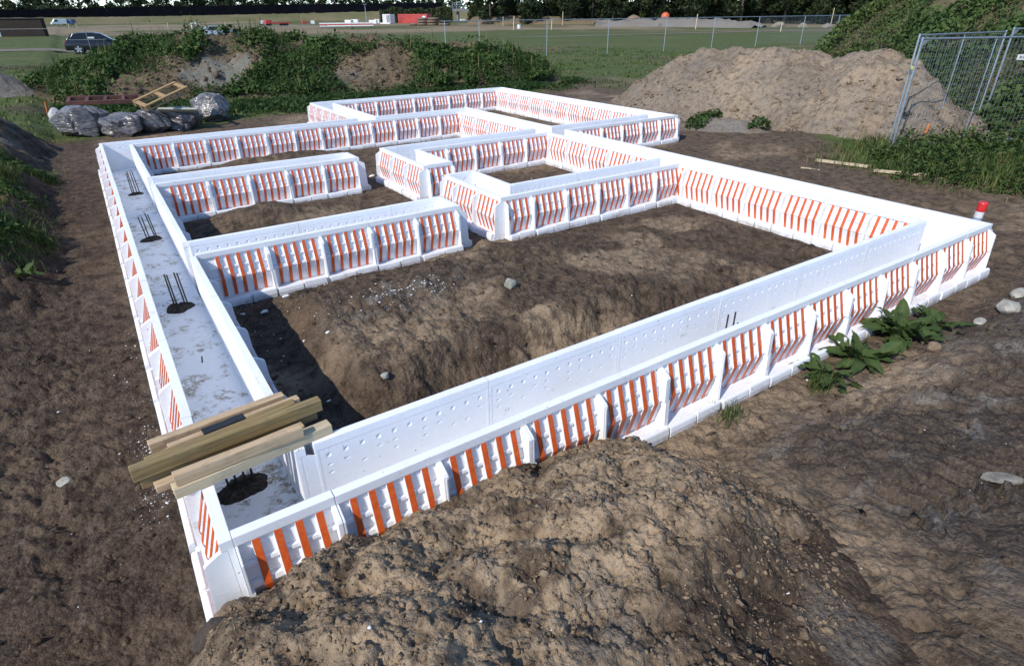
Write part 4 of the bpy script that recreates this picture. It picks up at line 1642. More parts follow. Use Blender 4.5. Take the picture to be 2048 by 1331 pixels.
bundle(-.28, 17.75, 1.20, .95, .78, -.5, 'leftmost grey film-wrapped bundle with a pale end', 3)
bundle(.62, 17.0, .95, .85, .58, -.3, 'second film-wrapped bundle from the left, low and creased', 5)
bundle(1.33, 17.15, .80, .8, .60, .1, 'middle film-wrapped bundle under the end of the red rack', 8)
bundle(2.08, 17.35, 1.15, .95, .58, -.2, 'film-wrapped bundle carrying the pale board and wooden pallet', 11)
bundle(3.05, 18.35, 1.0, 1.0, .80, .5, 'rightmost dark film-wrapped bundle beside the pallet', 15, (.12, .1))
rock('film_roll', 'pale folded film end on the leftmost bundle', -.78, 18.1, (.16, .14, .30), simple('pale_film', (.5, .49, .46), .4), 'film', 77, z=.35)
m = MB()
m.box(0, .95, 0, .62, 0, .05)
o = m.build('foam_board', simple('greenish_foam', (.42, .43, .36), .7, 0, .1, 5), bevel=.006, loc=(1.55, 16.85, .60), rot=(-.42, .06, -.25))
props(o, 'pale greenish board leaning on the bundle below the pallet', 'board')
t = thing('pallet', 'yellowish wooden pallet tilted on top of the wrapped bundles', 'pallet', (1.28, 16.50, .60))
Xv, Yv = Vector((1.08, .26, .37)).normalized(), Vector((-.23, .84, .09))
Yv = (Yv - Xv * Yv.dot(Xv)).normalized()
Zv = Xv.cross(Yv)
t.rotation_euler = Matrix((Xv, Yv, Zv)).transposed().to_euler()
for y in (0, .34, .70):
    m = MB()
    m.box(0, 1.25, y, y + .09, 0, .022)
    m.build('runner', PALLET, t, bevel=.003)
for x in (0, .56, 1.13):
    for y in (.0, .34, .70):
        m = MB()
        m.box(x, x + .12, y, y + .09, .0225, .1)
        m.build('block', PALLET, t, bevel=.003)
    m = MB()
    m.box(x, x + .12, 0, .79, .1005, .122)
    m.build('stringer', PALLET, t, bevel=.003)
for y in (0, .70):
    m = MB()
    m.box(.0, 1.25, y, y + .10, .1225, .145)
    m.build('deck_board', PALLET, t, bevel=.003)
RUST = simple('red_brown_paint', (.12, .045, .034), .6, 0, .3, 5)
t = thing('steel_rack', 'flat dark red steel rack lying across the three left bundles', 'rack', (-.45, 17.95, .74), rot=(.12, .03, -.12))
for y in (0, .55):
    m = MB()
    m.box(0, 1.75, y, y + .05, 0, .10)
    m.build('side_rail', RUST, t, bevel=.004)
for x in (0, .42, .84, 1.26, 1.67):
    m = MB()
    m.box(x, x + .08, .051, .549, .01, .09)
    m.build('crossbar', RUST, t, bevel=.004)
for (x, y, z, h, lab) in ((-1.09, 21.95, gz(-1.09, 21.95), .42, 'orange peg in the grass left of the wrapped bundles'), (17.11, 23.2, gz(17.11, 23.2), .5, 'yellow-orange peg at the right foot of the weedy mound'),
                          (15.3, 3.85, gz(15.3, 3.85), .40, 'orange peg in the grass behind the near fence panels')):
    m = MB()
    m.prism_y([(-.035, -.1), (.035, -.1), (.03, h), (-.03, h + .02)], -.02, .02)
    props(m.build('marking_peg', ORANGE, loc=(x, y, z), rot=(.05, .08, .4)), lab, 'peg')


# ------------------------------------------------------------------ vehicles
GLASS = simple('dark_glass', (.012, .015, .018), .08, 0, .1, 2)
CHROME = simple('chrome_trim', (.62, .64, .66), .25, .7, .05, 2)
TYRE = simple('tyre', (.014, .014, .015), .8)
RIM = simple('alloy_rim', (.50, .51, .53), .35, .6, .1, 3)
TAIL = simple('tail_light', (.42, .06, .045), .3)


def car(name, label, loc, rz, paint, group=None, suv=True):
    t = thing(name, label, 'car', loc, rz, group)
    m = MB()
    Lh = 2.4
    low = [(-2.38, .38), (-2.30, .30), (2.30, .28), (2.40, .42), (2.38, .72), (2.25, .88), (1.55, 1.00), (1.10, 1.06), (-1.95, 1.10), (-2.25, 1.04), (-2.38, .80)]
    m.prism_y([(x, z) for x, z in low], -.93, .93)
    m.build('body', paint, t, bevel=.05, smooth=True)
    m = MB()
    top = [(1.15, 1.05), (.35, 1.56), (-.20, 1.66), (-1.20, 1.65), (-1.75, 1.55), (-2.20, 1.06)]
    n = len(top)
    V = []
    for s in (-1, 1):
        for x, z in top:
            w = .90 - .20 * (z - 1.05) / .6
            V.append((x, s * w, z))
    Fs = [tuple(range(n)), tuple(range(2 * n - 1, n - 1, -1))] + [((i + 1) % n, i, n + i, n + (i + 1) % n) for i in range(n)]
    m.poly(V, Fs)
    m.build('cabin', paint, t, bevel=.04, smooth=True)
    for s in (-1, 1):
        def side(pts, off, name, mat):
            q = MB()
            W = lambda z: .90 - .20 * (z - 1.05) / .6 + off
            P1 = [(x, s * W(z), z) for x, z in pts]
            P0 = [(x, s * (W(z) - .05), z) for x, z in pts]
            k = len(pts)
            fs = [tuple(range(k)), tuple(range(2 * k - 1, k - 1, -1))] + [((i + 1) % k, i, k + i, k + (i + 1) % k) for i in range(k)]
            q.poly(P1 + P0, fs)
            return q.build(name, mat, t)
        side([(.98, 1.10), (.30, 1.50), (-.28, 1.58), (-.28, 1.10)], .012, 'window', GLASS)
        side([(-.36, 1.10), (-.36, 1.585), (-1.15, 1.575), (-1.52, 1.50), (-1.86, 1.12)], .012, 'window', GLASS)
        q = MB()
        q.tube([(1.05, s * .915, 1.085), (-1.92, s * .915, 1.095), (-1.58, s * .775, 1.535), (-1.15, s * .735, 1.612), (-.25, s * .73, 1.62), (.34, s * .765, 1.535)], .019, 6)
        q.build('window_trim', CHROME, t)
        for x in (1.48, -1.45):
            wh = lathe([(.20, -.11), (.36, -.11), (.375, -.06), (.375, .06), (.36, .11), (.20, .11)], 24).build('wheel', TYRE, t, (x, s * .84, .372), rot=(math.pi / 2, 0, 0))
            rm = MB()
            for k in range(5):
                a = 2 * math.pi * k / 5
                c, si = math.cos(a), math.sin(a)
                pts = [(-.05, .03), (.05, .03), (.065, .25), (-.065, .25)]
                rot = [(x0 * c - y0 * si, x0 * si + y0 * c) for x0, y0 in pts]
                z0, z1 = (.095, .118) if s < 0 else (-.118, -.095)
                rm.poly([(p[0], p[1], z0) for p in rot] + [(p[0], p[1], z1) for p in rot], [(3, 2, 1, 0), (4, 5, 6, 7), (0, 1, 5, 4), (1, 2, 6, 5), (2, 3, 7, 6), (3, 0, 4, 7)])
            link('rim', rm.mesh('rim'), RIM, wh)
        q = MB()
        q.box(-2.36, -1.98, s * .80 - .10 if s > 0 else s * .80 - .125, s * .80 + .125 if s > 0 else s * .80 + .10, .86, 1.0)
        q.build('tail_light', TAIL, t, bevel=.02)
        q = MB()
        q.box(.75, .98, s * 1.02 - .09, s * 1.02 + .09, 1.04, 1.2)
        q.build('mirror', paint, t, bevel=.03)
        q = MB()
        q.box(2.05, 2.36, s * .72 - .17, s * .72 + .17, .70, .82)
        q.build('headlight', GLASS, t, bevel=.02)
    q = MB()
    q.box(-.62, -.10, -.902, -.885, 1.18, 1.30)
    if suv: q.build('window_sticker', WHITE, t)
    return t


NAVY = simple('dark_car_paint', (.012, .014, .019), .22, 0, .1, 1)
SILVER = simple('silver_paint', (.42, .46, .52), .3, .3, .05, 1)
ca, cb = gp(158, 109), gp(257, 106)
d = (cb - ca)[:2]
rz = math.atan2(d[1], d[0])
cc = ca[:2] + d / np.linalg.norm(d) * 1.55 + np.array([-d[1], d[0]]) / np.linalg.norm(d) * .9
car('parked_car', 'dark estate-like car parked on the sand road behind the weedy mound', (cc[0], cc[1], gz(cc[0], cc[1])), rz, NAVY)
q = gp(446, 78)
car('parked_car', 'silver car of which only the roof shows above the mound crest', (q[0], q[1] , gz(q[0], q[1])), rz + .1, SILVER, suv=False)


def van(name, label, base, rz, paint, L=5.2, H=2.2):
    t = thing(name, label, 'van', (base[0], base[1], 0), rz)
    m = MB()
    m.prism_y([(-L / 2, .35), (L / 2, .35), (L / 2, .95), (L / 2 - .55, 1.15), (L / 2 - 1.3, H), (-L / 2, H)], -.95, .95)
    m.build('body', paint, t, bevel=.06)
    m = MB()
    m.prism_y([(L / 2 - .78, 1.2), (L / 2 - 1.32, H - .25), (L / 2 - 2.2, H - .25), (L / 2 - 2.2, 1.2)], -.965, .965)
    m.build('window', GLASS, t)
    for x in (-L / 2 + .9, L / 2 - .9):
        for s in (-.82, .82):
            lathe([(.33, -.1), (.33, .1)], 14).build('wheel', TYRE, t, (x, s, .33), rot=(math.pi / 2, 0, 0))
    return t


van('delivery_van', 'white van parked far off, left of the blue van', gp(119, 50.5), rz + 3.5, WHITE)
van('delivery_van', 'blue van parked far off behind the dark car', gp(145, 50), rz + 1.3, simple('blue_paint', (.05, .10, .22), .35), 4.6, 2.0)
car('far_car', 'small white-roofed car on the far field near the trees', tuple(gp(1082, 39.5)[:2]) + (0,), -.55, WHITE, suv=False)
car('far_car', 'dark pickup-like car in front of the black screen', tuple(gp(716, 38.5)[:2]) + (0,), -.4, simple('blue_black_paint', (.03, .05, .09), .3), suv=False)


# ------------------------------------------------------------------ far yard
def scaled_box(name, label, cat, base, along, L, Dp, H, mat, bev=.03):
    t = thing(name, label, cat, (base[0], base[1], 0), along)
    m = MB()
    m.box(0, L, 0, Dp, 0, H)
    m.build('body', mat, t, bevel=bev)
    return t


# brown shed
sa, sb = gp(4, 77), gp(93, 76)
ang = math.atan2(sb[1] - sa[1], sb[0] - sa[0])
Ls = float(np.linalg.norm((sb - sa)[:2]))
BROWN = simple('dark_brown_cladding', (.020, .012, .009), .9, 0, .2, 1.2)
t = scaled_box('shed', 'dark brown windowless shed with two broad doors at the far left', 'shed', sa, ang, Ls, .9, 2.62, BROWN)
m = MB()
m.box(-.1, Ls + .1, -.2, 1.0, 2.63, 2.74)
m.build('roof', BLACK, t)
nb = 18
for k in range(nb):
    m = MB()
    m.box(Ls * k / nb + .015, Ls * (k + 1) / nb - .015, -.035, -.003, .05, 2.6)
    m.build('plank', BROWN, t)
m = MB()
m.box(-.08, .1, -.10, -.04, 0, 2.9)
m.build('post', GALV, t)
# red container
ra, rb = gp(797, 47.2), gp(855, 47.2)
ang = math.atan2(rb[1] - ra[1], rb[0] - ra[0])
REDC = simple('red_container_paint', (.50, .075, .065), .5, 0, .12, .5)
t = scaled_box('container', 'long red shipping container in the far yard', 'container', ra, ang, 12.2, 2.45, 2.75, REDC)
for k in range(40):
    m = MB()
    m.prism([(-.06, .15), (-.005, .10), (-.005, 2.68), (-.06, 2.62)], .25 + k * .295, .25 + k * .295 + .15)
    m.build('rib', REDC, t)
for k in range(4):
    m = MB()
    m.box(.2, 1.9, -.13, -.065, .45 + k * .6, .55 + k * .6)
    m.build('rung', simple('dark_red', (.20, .03, .03), .6), t)
m = MB()
m.box(10.4, 11.6, -.16, -.07, 1.5, 2.2)
m.build('sign_board', WHITE, t)
t = thing('site_cabin', 'white upright cabin left of the red container', 'cabin', tuple(gp(766, 48)[:2]) + (0,), ang)
m = MB()
m.box(0, 3.2, 0, 2.4, .1, 2.75)
m.build('body', WHITE, t, bevel=.04)
for k in range(7):
    m = MB()
    m.box(.1, 1.5, -.04, -.003, .35 + k * .33, .52 + k * .33)
    m.build('louvre', simple('pale_grey', (.55, .56, .58), .6), t)
m = MB()
m.box(1.7, 3.1, -.04, -.003, .2, 2.5)
m.build('door', simple('mid_grey', (.25, .25, .27), .6), t)
m = MB()
m.box(-.8, 3.4, -.5, -.05, 0, .35)
m.build('step', WHITE, t)
# coils of brown pipe
COIL = simple('brown_pipe', (.16, .105, .075), .6, 0, .25, 2)
COILB = simple('black_pipe', (.03, .03, .032), .5)


def coil(x, y, z, R, r, label, mat=COIL):
    m = MB()
    n, kk = 20, 8
    V, Fs = [], []
    for i in range(n):
        a = 2 * math.pi * i / n
        for k in range(kk):
            b2 = 2 * math.pi * k / kk
            V.append(((R + r * math.cos(b2)) * math.cos(a), (R + r * math.cos(b2)) * math.sin(a), r + r * math.sin(b2)))
    for i in range(n):
        for k in range(kk):
            Fs.append((i * kk + k, ((i + 1) % n) * kk + k, ((i + 1) % n) * kk + (k + 1) % kk, i * kk + (k + 1) % kk))
    m.poly(V, Fs)
    o = m.build('pipe_coil', mat, loc=(x, y, z), smooth=True)
    return props(o, label, 'pipe coil', 'coils of pipe stacked by the red container')


stack_lab = ['at the left end of the row', 'left of the middle of the row', 'in the middle of the row', 'at the right end of the row']
lev = ['bottom', 'second', 'top']
for k, (px, cnt) in enumerate(((830, 1), (846, 3), (866, 3), (889, 2))):
    g0 = gp(px, 51.5)
    for j in range(cnt):
        coil(g0[0] + random.uniform(-.15, .15), g0[1] + random.uniform(-.15, .15), .02 + j * .64, 1.25, .31, '%s brown pipe coil of the stack %s' % (lev[j], stack_lab[k]), COILB if (k == 3 and j == 1) else COIL)
for k, (px, py, L, H, lab) in enumerate(((690, 49.5, 2.6, 1.3, 'white block at the left of the pallet row in the far yard'), (703, 49, 2.4, 1.4, 'white block right beside the leftmost one in the far yard'),
                                         (738, 48, 2.6, 1.1, 'white block in front of the lamp post'), (749, 47.5, 1.7, 1.3, 'smaller white block right of the lamp post'),
                                         (622, 48, 1.3, 1.0, 'single white block near the red crate'), (922, 43, 2.0, .8, 'low white box right of the pipe coils'), (524, 49, 1.4, 1.2, 'white cabin box of the red trailer'))):
    g0 = gp(px, py)
    m = MB()
    m.box(0, L, 0, 1.2, 0, H)
    props(m.build('white_block', WHITE, loc=(g0[0], g0[1], 0), rz=ang + .2 * k, bevel=.05), lab, 'block')
g0 = gp(609, 47.5)
m = MB()
m.box(-.8, .8, -.5, .5, 0, .9)
props(m.build('red_crate', RED, loc=(g0[0], g0[1], 0), bevel=.05), 'small red crate near the white block in the far yard', 'crate')
ga, gb = gp(640, 57), gp(747, 55.5)
Lb = float(np.linalg.norm((gb - ga)[:2]))
t = thing('barrier_beam', 'long striped red and white barrier beam lying beyond the mound', 'barrier', (ga[0], ga[1], .35), math.atan2(gb[1] - ga[1], gb[0] - ga[0]))
for j, (mat, z) in enumerate(((WHITE, 0), (RED, .26), (WHITE, .52))):
    m = MB()
    m.box(0, Lb, -.1, .1, z, z + .255)
    m.build('board', mat, t)
for x in (.5, Lb / 2, Lb - .5):
    m = MB()
    m.box(x - .08, x + .08, -.25, .25, -.35, -.003)
    m.build('foot', BLACK, t)
ga, gb = gp(530, 53.5), gp(580, 52.5)
Lb = float(np.linalg.norm((gb - ga)[:2]))
t = thing('red_trailer', 'long low red trailer bed standing on the far track', 'trailer', (ga[0], ga[1], 0), math.atan2(gb[1] - ga[1], gb[0] - ga[0]))
m = MB()
m.box(0, Lb, -1, 1, .65, 1.05)
m.build('bed', RED, t, bevel=.03)
m = MB()
m.box(.2, 1.8, -.9, .9, 1.055, 1.6)
m.build('headboard', RED, t, bevel=.03)
for x in (1.2, Lb - 2.2, Lb - 1.2):
    lathe([(.4, -1.05), (.4, 1.05)], 14).build('wheel', TYRE, t, (x, 0, .4), rot=(math.pi / 2, 0, 0))
# lamp post
g0 = gp(733, 43)
t = thing('lamp_post', 'slender grey lamp post before the black screen', 'lamp post', (g0[0], g0[1], 0))
m = MB()
m.tube([(0, 0, 0), (0, 0, 6.6)], .16, 8, .10)
m.build('pole', GALV, t)
m = MB()
m.box(-.75, .75, -.35, .35, 6.6, 6.85)
m.build('lamp_head', GALV, t, bevel=.06)
# wooden stakes
STAKES = [(139, 59, 1.3), (155, 57, 1.4), (337, 57, 1.3), (380, 56, .9), (452, 56, 1.4), (1027, 60, 2.3), (1006, 52, 2.0), (1103, 60, 1.8), (974, 46, 1.2), (1125, 51, 3.0), (1164, 38, 2.2), (1391, 59, 2.4), (1561, 63.5, 1.3), (1661, 52, 3.2)]
for k, (px, py, h) in enumerate(STAKES):
    g0 = gp(px, py)
    m = MB()
    m.prism_y([(-.09, -.1), (.09, -.1), (.09, h * .97), (0, h), (-.09, h * .97)], -.06, .06)
    where = ['left of the dark car roof', 'just above the dark car roof', 'behind the left part of the mound', 'beside the white goal-like frame', 'right of the silver car roof', 'right of the last fence post by the mound',
             'far behind the fence left of the tall stake', 'beside the small white bucket', 'right of the low white box', 'tall and thin, right of the white-roofed car', 'far off below the tree edge', 'leaning beside the sandy track',
             'short and white-footed in the meadow', 'leaning near the green bank'][k]
    props(m.build('wooden_stake', PINE_O, loc=(g0[0], g0[1], 0), rot=(0, random.uniform(-.05, .14), .5)), 'pale wooden stake ' + where, 'stake', 'wooden stakes marking plots in the far field')
g0 = gp(1038, 58)
props(lathe([(.30, 0), (.38, .75)], 12).build('bucket', WHITE, loc=(g0[0], g0[1], 0)), 'small white bucket in the meadow beside a stake', 'bucket')
g0 = gp(384, 57)
t = thing('goal_frame', 'white rectangular frame standing on the far track', 'frame', (g0[0], g0[1], 0), ang)
for (x0, x1, z0, z1) in ((0, .2, 0, 1.3), (1.9, 2.1, 0, 1.3), (.2, 1.9, 1.1, 1.3), (.2, 1.9, .45, .6)):
    m = MB()
    m.box(x0, x1, -.08, .08, z0, z1)
    m.build('bar', WHITE, t)
g0 = gp(1283, 27)
m = MB()
q = at_dist(1283, 27, 190)
m.box(-.4, .4, -.3, .3, 0, q[2] + 1.2)
props(m.build('yellow_post', simple('yellow_paint', (.62, .55, .08), .5), loc=(q[0], q[1], 0)), 'small yellow box post among the far rubble', 'post')


# ------------------------------------------------------------------ embankment, screen, rubble, hedges, trees
def ridge_strip(name, pts, widths, heights, mat_mix, seed, kind=None, label=None, cat=None, amp=.3, rows=14):
    """a low bank along a polyline"""
    pts = np.array([p[:2] for p in pts], float)
    seg = np.r_[0, np.cumsum(np.linalg.norm(np.diff(pts, axis=0), axis=1))]
    n = max(40, int(seg[-1] / 1.2))
    s = np.linspace(0, seg[-1], n)
    cx, cy = np.interp(s, seg, pts[:, 0]), np.interp(s, seg, pts[:, 1])
    hh, ww = np.interp(s, seg, heights), np.interp(s, seg, widths)
    tx, ty = np.gradient(cx), np.gradient(cy)
    ln = np.hypot(tx, ty)
    nx, ny = ty / ln, -tx / ln
    u = np.linspace(-1, 1, rows)
    X = cx[None] + nx[None] * u[:, None] * ww[None]
    Y = cy[None] + ny[None] * u[:, None] * ww[None]
    prof = np.clip(1.25 * (1 - np.abs(u) ** 1.6), 0, 1)
    Z = prof[:, None] * hh[None] + amp * fbm(X, Y, 3.0, 4, seed) * prof[:, None] + .8 * amp * (ridged(X, Y, 2.0, 3, seed + 1) - .4) * prof[:, None] - .25 * (prof[:, None] < .02) - .1
    i = np.arange(rows - 1)[:, None] * n
    j = np.arange(n - 1)[None]
    f = np.stack([i + j, i + j + 1, i + n + j + 1, i + n + j], -1).reshape(-1, 4)
    v = np.stack([X, Y, Z], -1).reshape(-1, 3)
    me = np_mesh(name, v, f, True, {'mix': mat_mix(v[:, 0], v[:, 1])})
    o = link(name, me, SOIL)
    return props(o, label, cat, kind=kind)


def pts_at(lst):
    return [at_dist(px, 35, D) for px, D in lst]


SCR = [(-160, 400), (0, 400), (300, 400), (600, 400), (886, 400)]
ZB = [float(at_dist(a, b, 400)[2]) for a, b in ((-160, 40), (0, 37), (300, 34), (600, 28), (886, 20))]
ZT = [float(at_dist(a, b, 400)[2]) for a, b in ((-160, 25), (0, 21), (300, 14), (600, 9), (886, 6))]
sp = pts_at(SCR)
ridge_strip('embankment', pts_at([(-260, 396), (0, 396), (300, 396), (600, 396), (900, 396), (1010, 400)]), [22] * 6, [ZB[0] + .2, ZB[1] + .2, ZB[2] + .2, ZB[3] + .2, ZB[4] + .2, ZB[4] + .3],
            lambda x, y: np.stack([.55 + .4 * fbm(x, y, 14, 3, 401), .75 + 0 * x, 0 * x], 1), 400, kind='structure', amp=.35, rows=16)
t = thing('noise_screen', 'long black noise screen along the far embankment', 'screen', (0, 0, 0))
SCREEN = simple('black_screen', (.004, .0045, .0075), .9, 0, .3, .2, spec=.05)
for k in range(len(sp) - 1):
    a, b = sp[k], sp[k + 1]
    nseg = 10
    for i in range(nseg):
        u0, u1 = i / nseg, (i + 1) / nseg
        p0, p1 = a + (b - a) * u0, a + (b - a) * u1
        zb = ZB[k] + (ZB[k + 1] - ZB[k]) * u0
        zt0 = ZT[k] + (ZT[k + 1] - ZT[k]) * (u0 + u1) / 2
        L = float(np.linalg.norm((p1 - p0)[:2]))
        m = MB()
        m.box(.02, L - .02, -.1, .1, 0, zt0 - zb + .9)
        m.build('panel', SCREEN, t, (p0[0], p0[1], zb - .9), math.atan2(p1[1] - p0[1], p1[0] - p0[0]))
# overpass right of the screen
oa, ob = at_dist(905, 22, 290), at_dist(950, 20, 285)
L = float(np.linalg.norm((ob - oa)[:2]))
t = thing('overpass', 'grey road overpass with railing between screen and trees', 'bridge', (oa[0], oa[1], 0), math.atan2(ob[1] - oa[1], ob[0] - oa[0]))
m = MB()
m.box(-1, L + 6, 0, 6, 3.6, 4.6)
m.build('deck', simple('concrete', (.16, .16, .165), .8, 0, .2, .4), t)
for k in range(9):
    m = MB()
    m.box(k * (L + 4) / 8, k * (L + 4) / 8 + .12, .05, .17, 4.6, 6.9)
    m.build('railing_post', GALV_D, t)
for z in (5.2, 6.0, 6.8):
    m = MB()
    m.box(0, L + 4, .18, .24, z, z + .1)
    m.build('rail', GALV_D, t)
for x in (1.0, L - 1.0):
    m = MB()
    m.box(x, x + .9, 1.5, 2.4, 0, 3.6)
    m.build('pier', bpy.data.materials['concrete'], t)
# excavator near the overpass
q = at_dist(950, 30, 225)
PALE = simple('pale_green_machine', (.40, .43, .36), .5)
t = thing('excavator', 'pale excavator with raised arm below the overpass', 'excavator', (q[0], q[1], 0), .4)
m = MB()
m.box(-1.4, 1.4, -1.3, 1.3, 1.0, 2.3)
m.build('house', PALE, t, bevel=.1)
m = MB()
m.box(.3, 1.5, -1.25, -.1, 2.3, 3.4)
m.build('cab', GLASS, t, bevel=.08)
for s in (-1, 1):
    m = MB()
    m.box(-1.9, 1.9, s * 1.1 - .3, s * 1.1 + .3, 0, .95)
    m.build('track', BLACK, t, bevel=.2)
m = MB()
m.tube([(1.2, .3, 2.0), (3.2, .3, 5.2), (5.4, .3, 3.6)], .28, 8)
m.build('boom', PALE, t)
m = MB()
m.tube([(5.4, .3, 3.7), (6.0, .3, 1.6)], .22, 8)
m.build('stick', PALE, t)
# brown and grey spoil on the far field
ridge_strip('earth_ridge', pts_at([(955, 200), (1020, 195), (1110, 190), (1200, 185)]), [7, 8, 8, 5], [2.0, 2.1, 1.9, 1.2], lambda x, y: np.stack([.15 + 0 * x, .5 + 0 * x, 0 * x], 1), 410,
            label='long brown spoil ridge on the far field before the trees', cat='spoil ridge', amp=.4)
ridge_strip('rubble_bank', pts_at([(1192, 150), (1260, 150), (1340, 148), (1430, 140), (1520, 132)]), [4, 4.5, 4.5, 4.5, 2.5], [1.4, 1.3, 1.5, 1.5, .7], lambda x, y: np.stack([0 * x, .3 + 0 * x, .9 + .3 * fbm(x, y, 2, 3, 421)], 1), 420,
            label='long pale grey rubble bank on the far field', cat='rubble bank', amp=.9)
q = at_dist(1266, 34, 175)
o = rock('brown_heap', 'brown soil heap rising behind the pale rubble', q[0], q[1], (3.0, 2.2, 2.3), SOILROCK, 'earth heap', 431, z=-.9)
q = at_dist(1331, 30, 160)
t = thing('orange_bin', 'round orange bin on top of the far rubble', 'bin', (q[0], q[1], 1.2))
lathe([(.95, 0), (1.0, .4), (.85, 1.1), (.45, 1.4)], 14).build('drum', simple('orange_red', (.62, .11, .04), .5), t, smooth=True)
lathe([(.35, 1.4), (.28, 1.5)], 10).build('lid', simple('dark_orange', (.4, .06, .03), .5), t)
# grass-grown spoil further along, in pale lumps below the trees
for k, (px, D, s) in enumerate(((1450, 150, 2.0), (1500, 146, 1.6), (1560, 140, 1.9), (1610, 138, 1.5), (1660, 134, 1.4))):
    q = at_dist(px, 30, D)
    s *= .6
    rock('pale_heap', 'pale spoil lump %s below the dark trees' % ['above the end of the rubble bank', 'second from the rubble bank', 'in the middle of the row', 'next to the leaning stake', 'closest to the green bank'][k],
         q[0], q[1], (s * 1.3, s, s * .9), simple('pale_spoil', (.26, .22, .17), .95, 0, .3, 1.0), 'spoil lump', 440 + k, z=-.3)


# trees: trunk, limbs and a crown of many small leaf clumps
def tree_variant(seed, H, W, low, slim=False):
    rng = np.random.default_rng(seed)
    m = MB()
    m.tube([(0, 0, -.3), (.1, 0, H * .35), (0, .1, H * .75)], H * .022, 7, H * .006)
    tips = []
    for k in range(9):
        a = rng.uniform(0, 2 * math.pi)
        z0 = H * rng.uniform(low + .05, .65)
        L = W * rng.uniform(.5, .95)
        tip = (math.cos(a) * L, math.sin(a) * L, z0 + H * rng.uniform(.08, .25))
        m.tube([(0, 0, z0), (tip[0] * .5, tip[1] * .5, z0 + (tip[2] - z0) * .65), tip], H * .008, 5, H * .003)
        tips.append(tip)
    trunk = m.mesh('trunk')
    cl = []
    nb = 26
    for k in range(nb):
        u = (k + .5) / nb
        z = H * (low + (1 - low) * u)
        prof = math.sin(math.pi * min(.97, .12 + .86 * u)) ** (.6 if not slim else .9)
        a = rng.uniform(0, 2 * math.pi)
        rr = W * prof * math.sqrt(rng.random()) * .85
        cl.append((math.cos(a) * rr, math.sin(a) * rr, z, W * rng.uniform(.22, .40) * (.6 if slim else 1)))
    P, Nn, T = [], [], []
    for (x, y, z, r) in cl:
        n = 70
        d = rng.normal(size=(n, 3))
        d /= np.linalg.norm(d, axis=1)[:, None]
        rad = r * (.55 + .5 * rng.random(n))
        P.append(np.array([x, y, z]) + d * rad[:, None] * np.array([1, 1, .8]))
        Nn.append(d)
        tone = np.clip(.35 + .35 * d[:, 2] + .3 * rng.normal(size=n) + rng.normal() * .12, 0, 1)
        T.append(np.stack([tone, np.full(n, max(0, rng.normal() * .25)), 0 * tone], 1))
    P, Nn, T = np.concatenate(P), np.concatenate(Nn), np.concatenate(T)
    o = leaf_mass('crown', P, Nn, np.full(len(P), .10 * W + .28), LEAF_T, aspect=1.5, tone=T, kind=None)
    me = o.data
    bpy.data.objects.remove(o)
    return trunk, me


TV = [tree_variant(1, 13, 4.6, .12), tree_variant(2, 11, 4.2, .10), tree_variant(3, 15, 5.0, .15), tree_variant(4, 12, 2.0, .10, True), tree_variant(5, 9, 4.4, .06), tree_variant(6, 7, 2.6, .25)]


def tree(px, D, v, s, label, group):
    q = at_dist(px, 30, D)
    t = thing('tree', label, 'tree', (q[0], q[1], -.1), random.uniform(0, 6.28), group)
    t.scale = (s, s, s * random.uniform(.92, 1.08))
    tr, cr = TV[v]
    link('trunk', tr, BARK, t)
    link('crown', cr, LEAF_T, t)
    return t


TENS = ['', '', 'twenty', 'thirty', 'forty']
ONES = ['', 'first', 'second', 'third', 'fourth', 'fifth', 'sixth', 'seventh', 'eighth', 'ninth', 'tenth', 'eleventh', 'twelfth', 'thirteenth', 'fourteenth', 'fifteenth', 'sixteenth', 'seventeenth', 'eighteenth', 'nineteenth']
ORD = []
for k in range(1, 50):
    ORD.append(ONES[k] if k < 20 else (TENS[k // 10][:-1] + 'ieth' if k % 10 == 0 else TENS[k // 10] + '-' + ONES[k % 10]))
LT = [(-30, 352, 0, 1.0), (14, 345, 2, .85), (42, 340, 1, .95), (66, 380, 4, .85), (86, 372, 5, 1.0), (108, 378, 4, 1.08), (132, 376, 1, .80), (150, 350, 3, 1.0), (166, 358, 3, 1.05), (184, 350, 1, .85), (202, 345, 3, 1.0), (222, 362, 3, .92),
      (240, 350, 1, .86), (262, 345, 1, .95), (286, 340, 0, .9), (312, 342, 1, 1.02), (340, 340, 0, .95), (368, 336, 0, 1.0), (392, 342, 1, 1.0), (416, 370, 4, 1.12), (436, 342, 0, .92), (458, 350, 5, 1.6), (474, 338, 1, 1.0),
      (500, 338, 0, .95), (520, 336, 1, 1.0), (540, 380, 4, 1.1), (560, 390, 5, 1.3), (584, 340, 1, .95), (610, 336, 0, .95), (634, 332, 2, .9), (660, 332, 1, 1.05), (690, 334, 0, 1.0), (716, 360, 4, 1.15), (740, 334, 1, 1.0), (764, 330, 0, 1.0), (788, 332, 2, .9),
      (812, 400, 5, 1.25), (832, 420, 5, 1.2), (852, 410, 4, 1.0), (870, 430, 5, 1.35), (886, 420, 5, 1.2), (898, 400, 3, .85), (912, 410, 5, 1.4)]
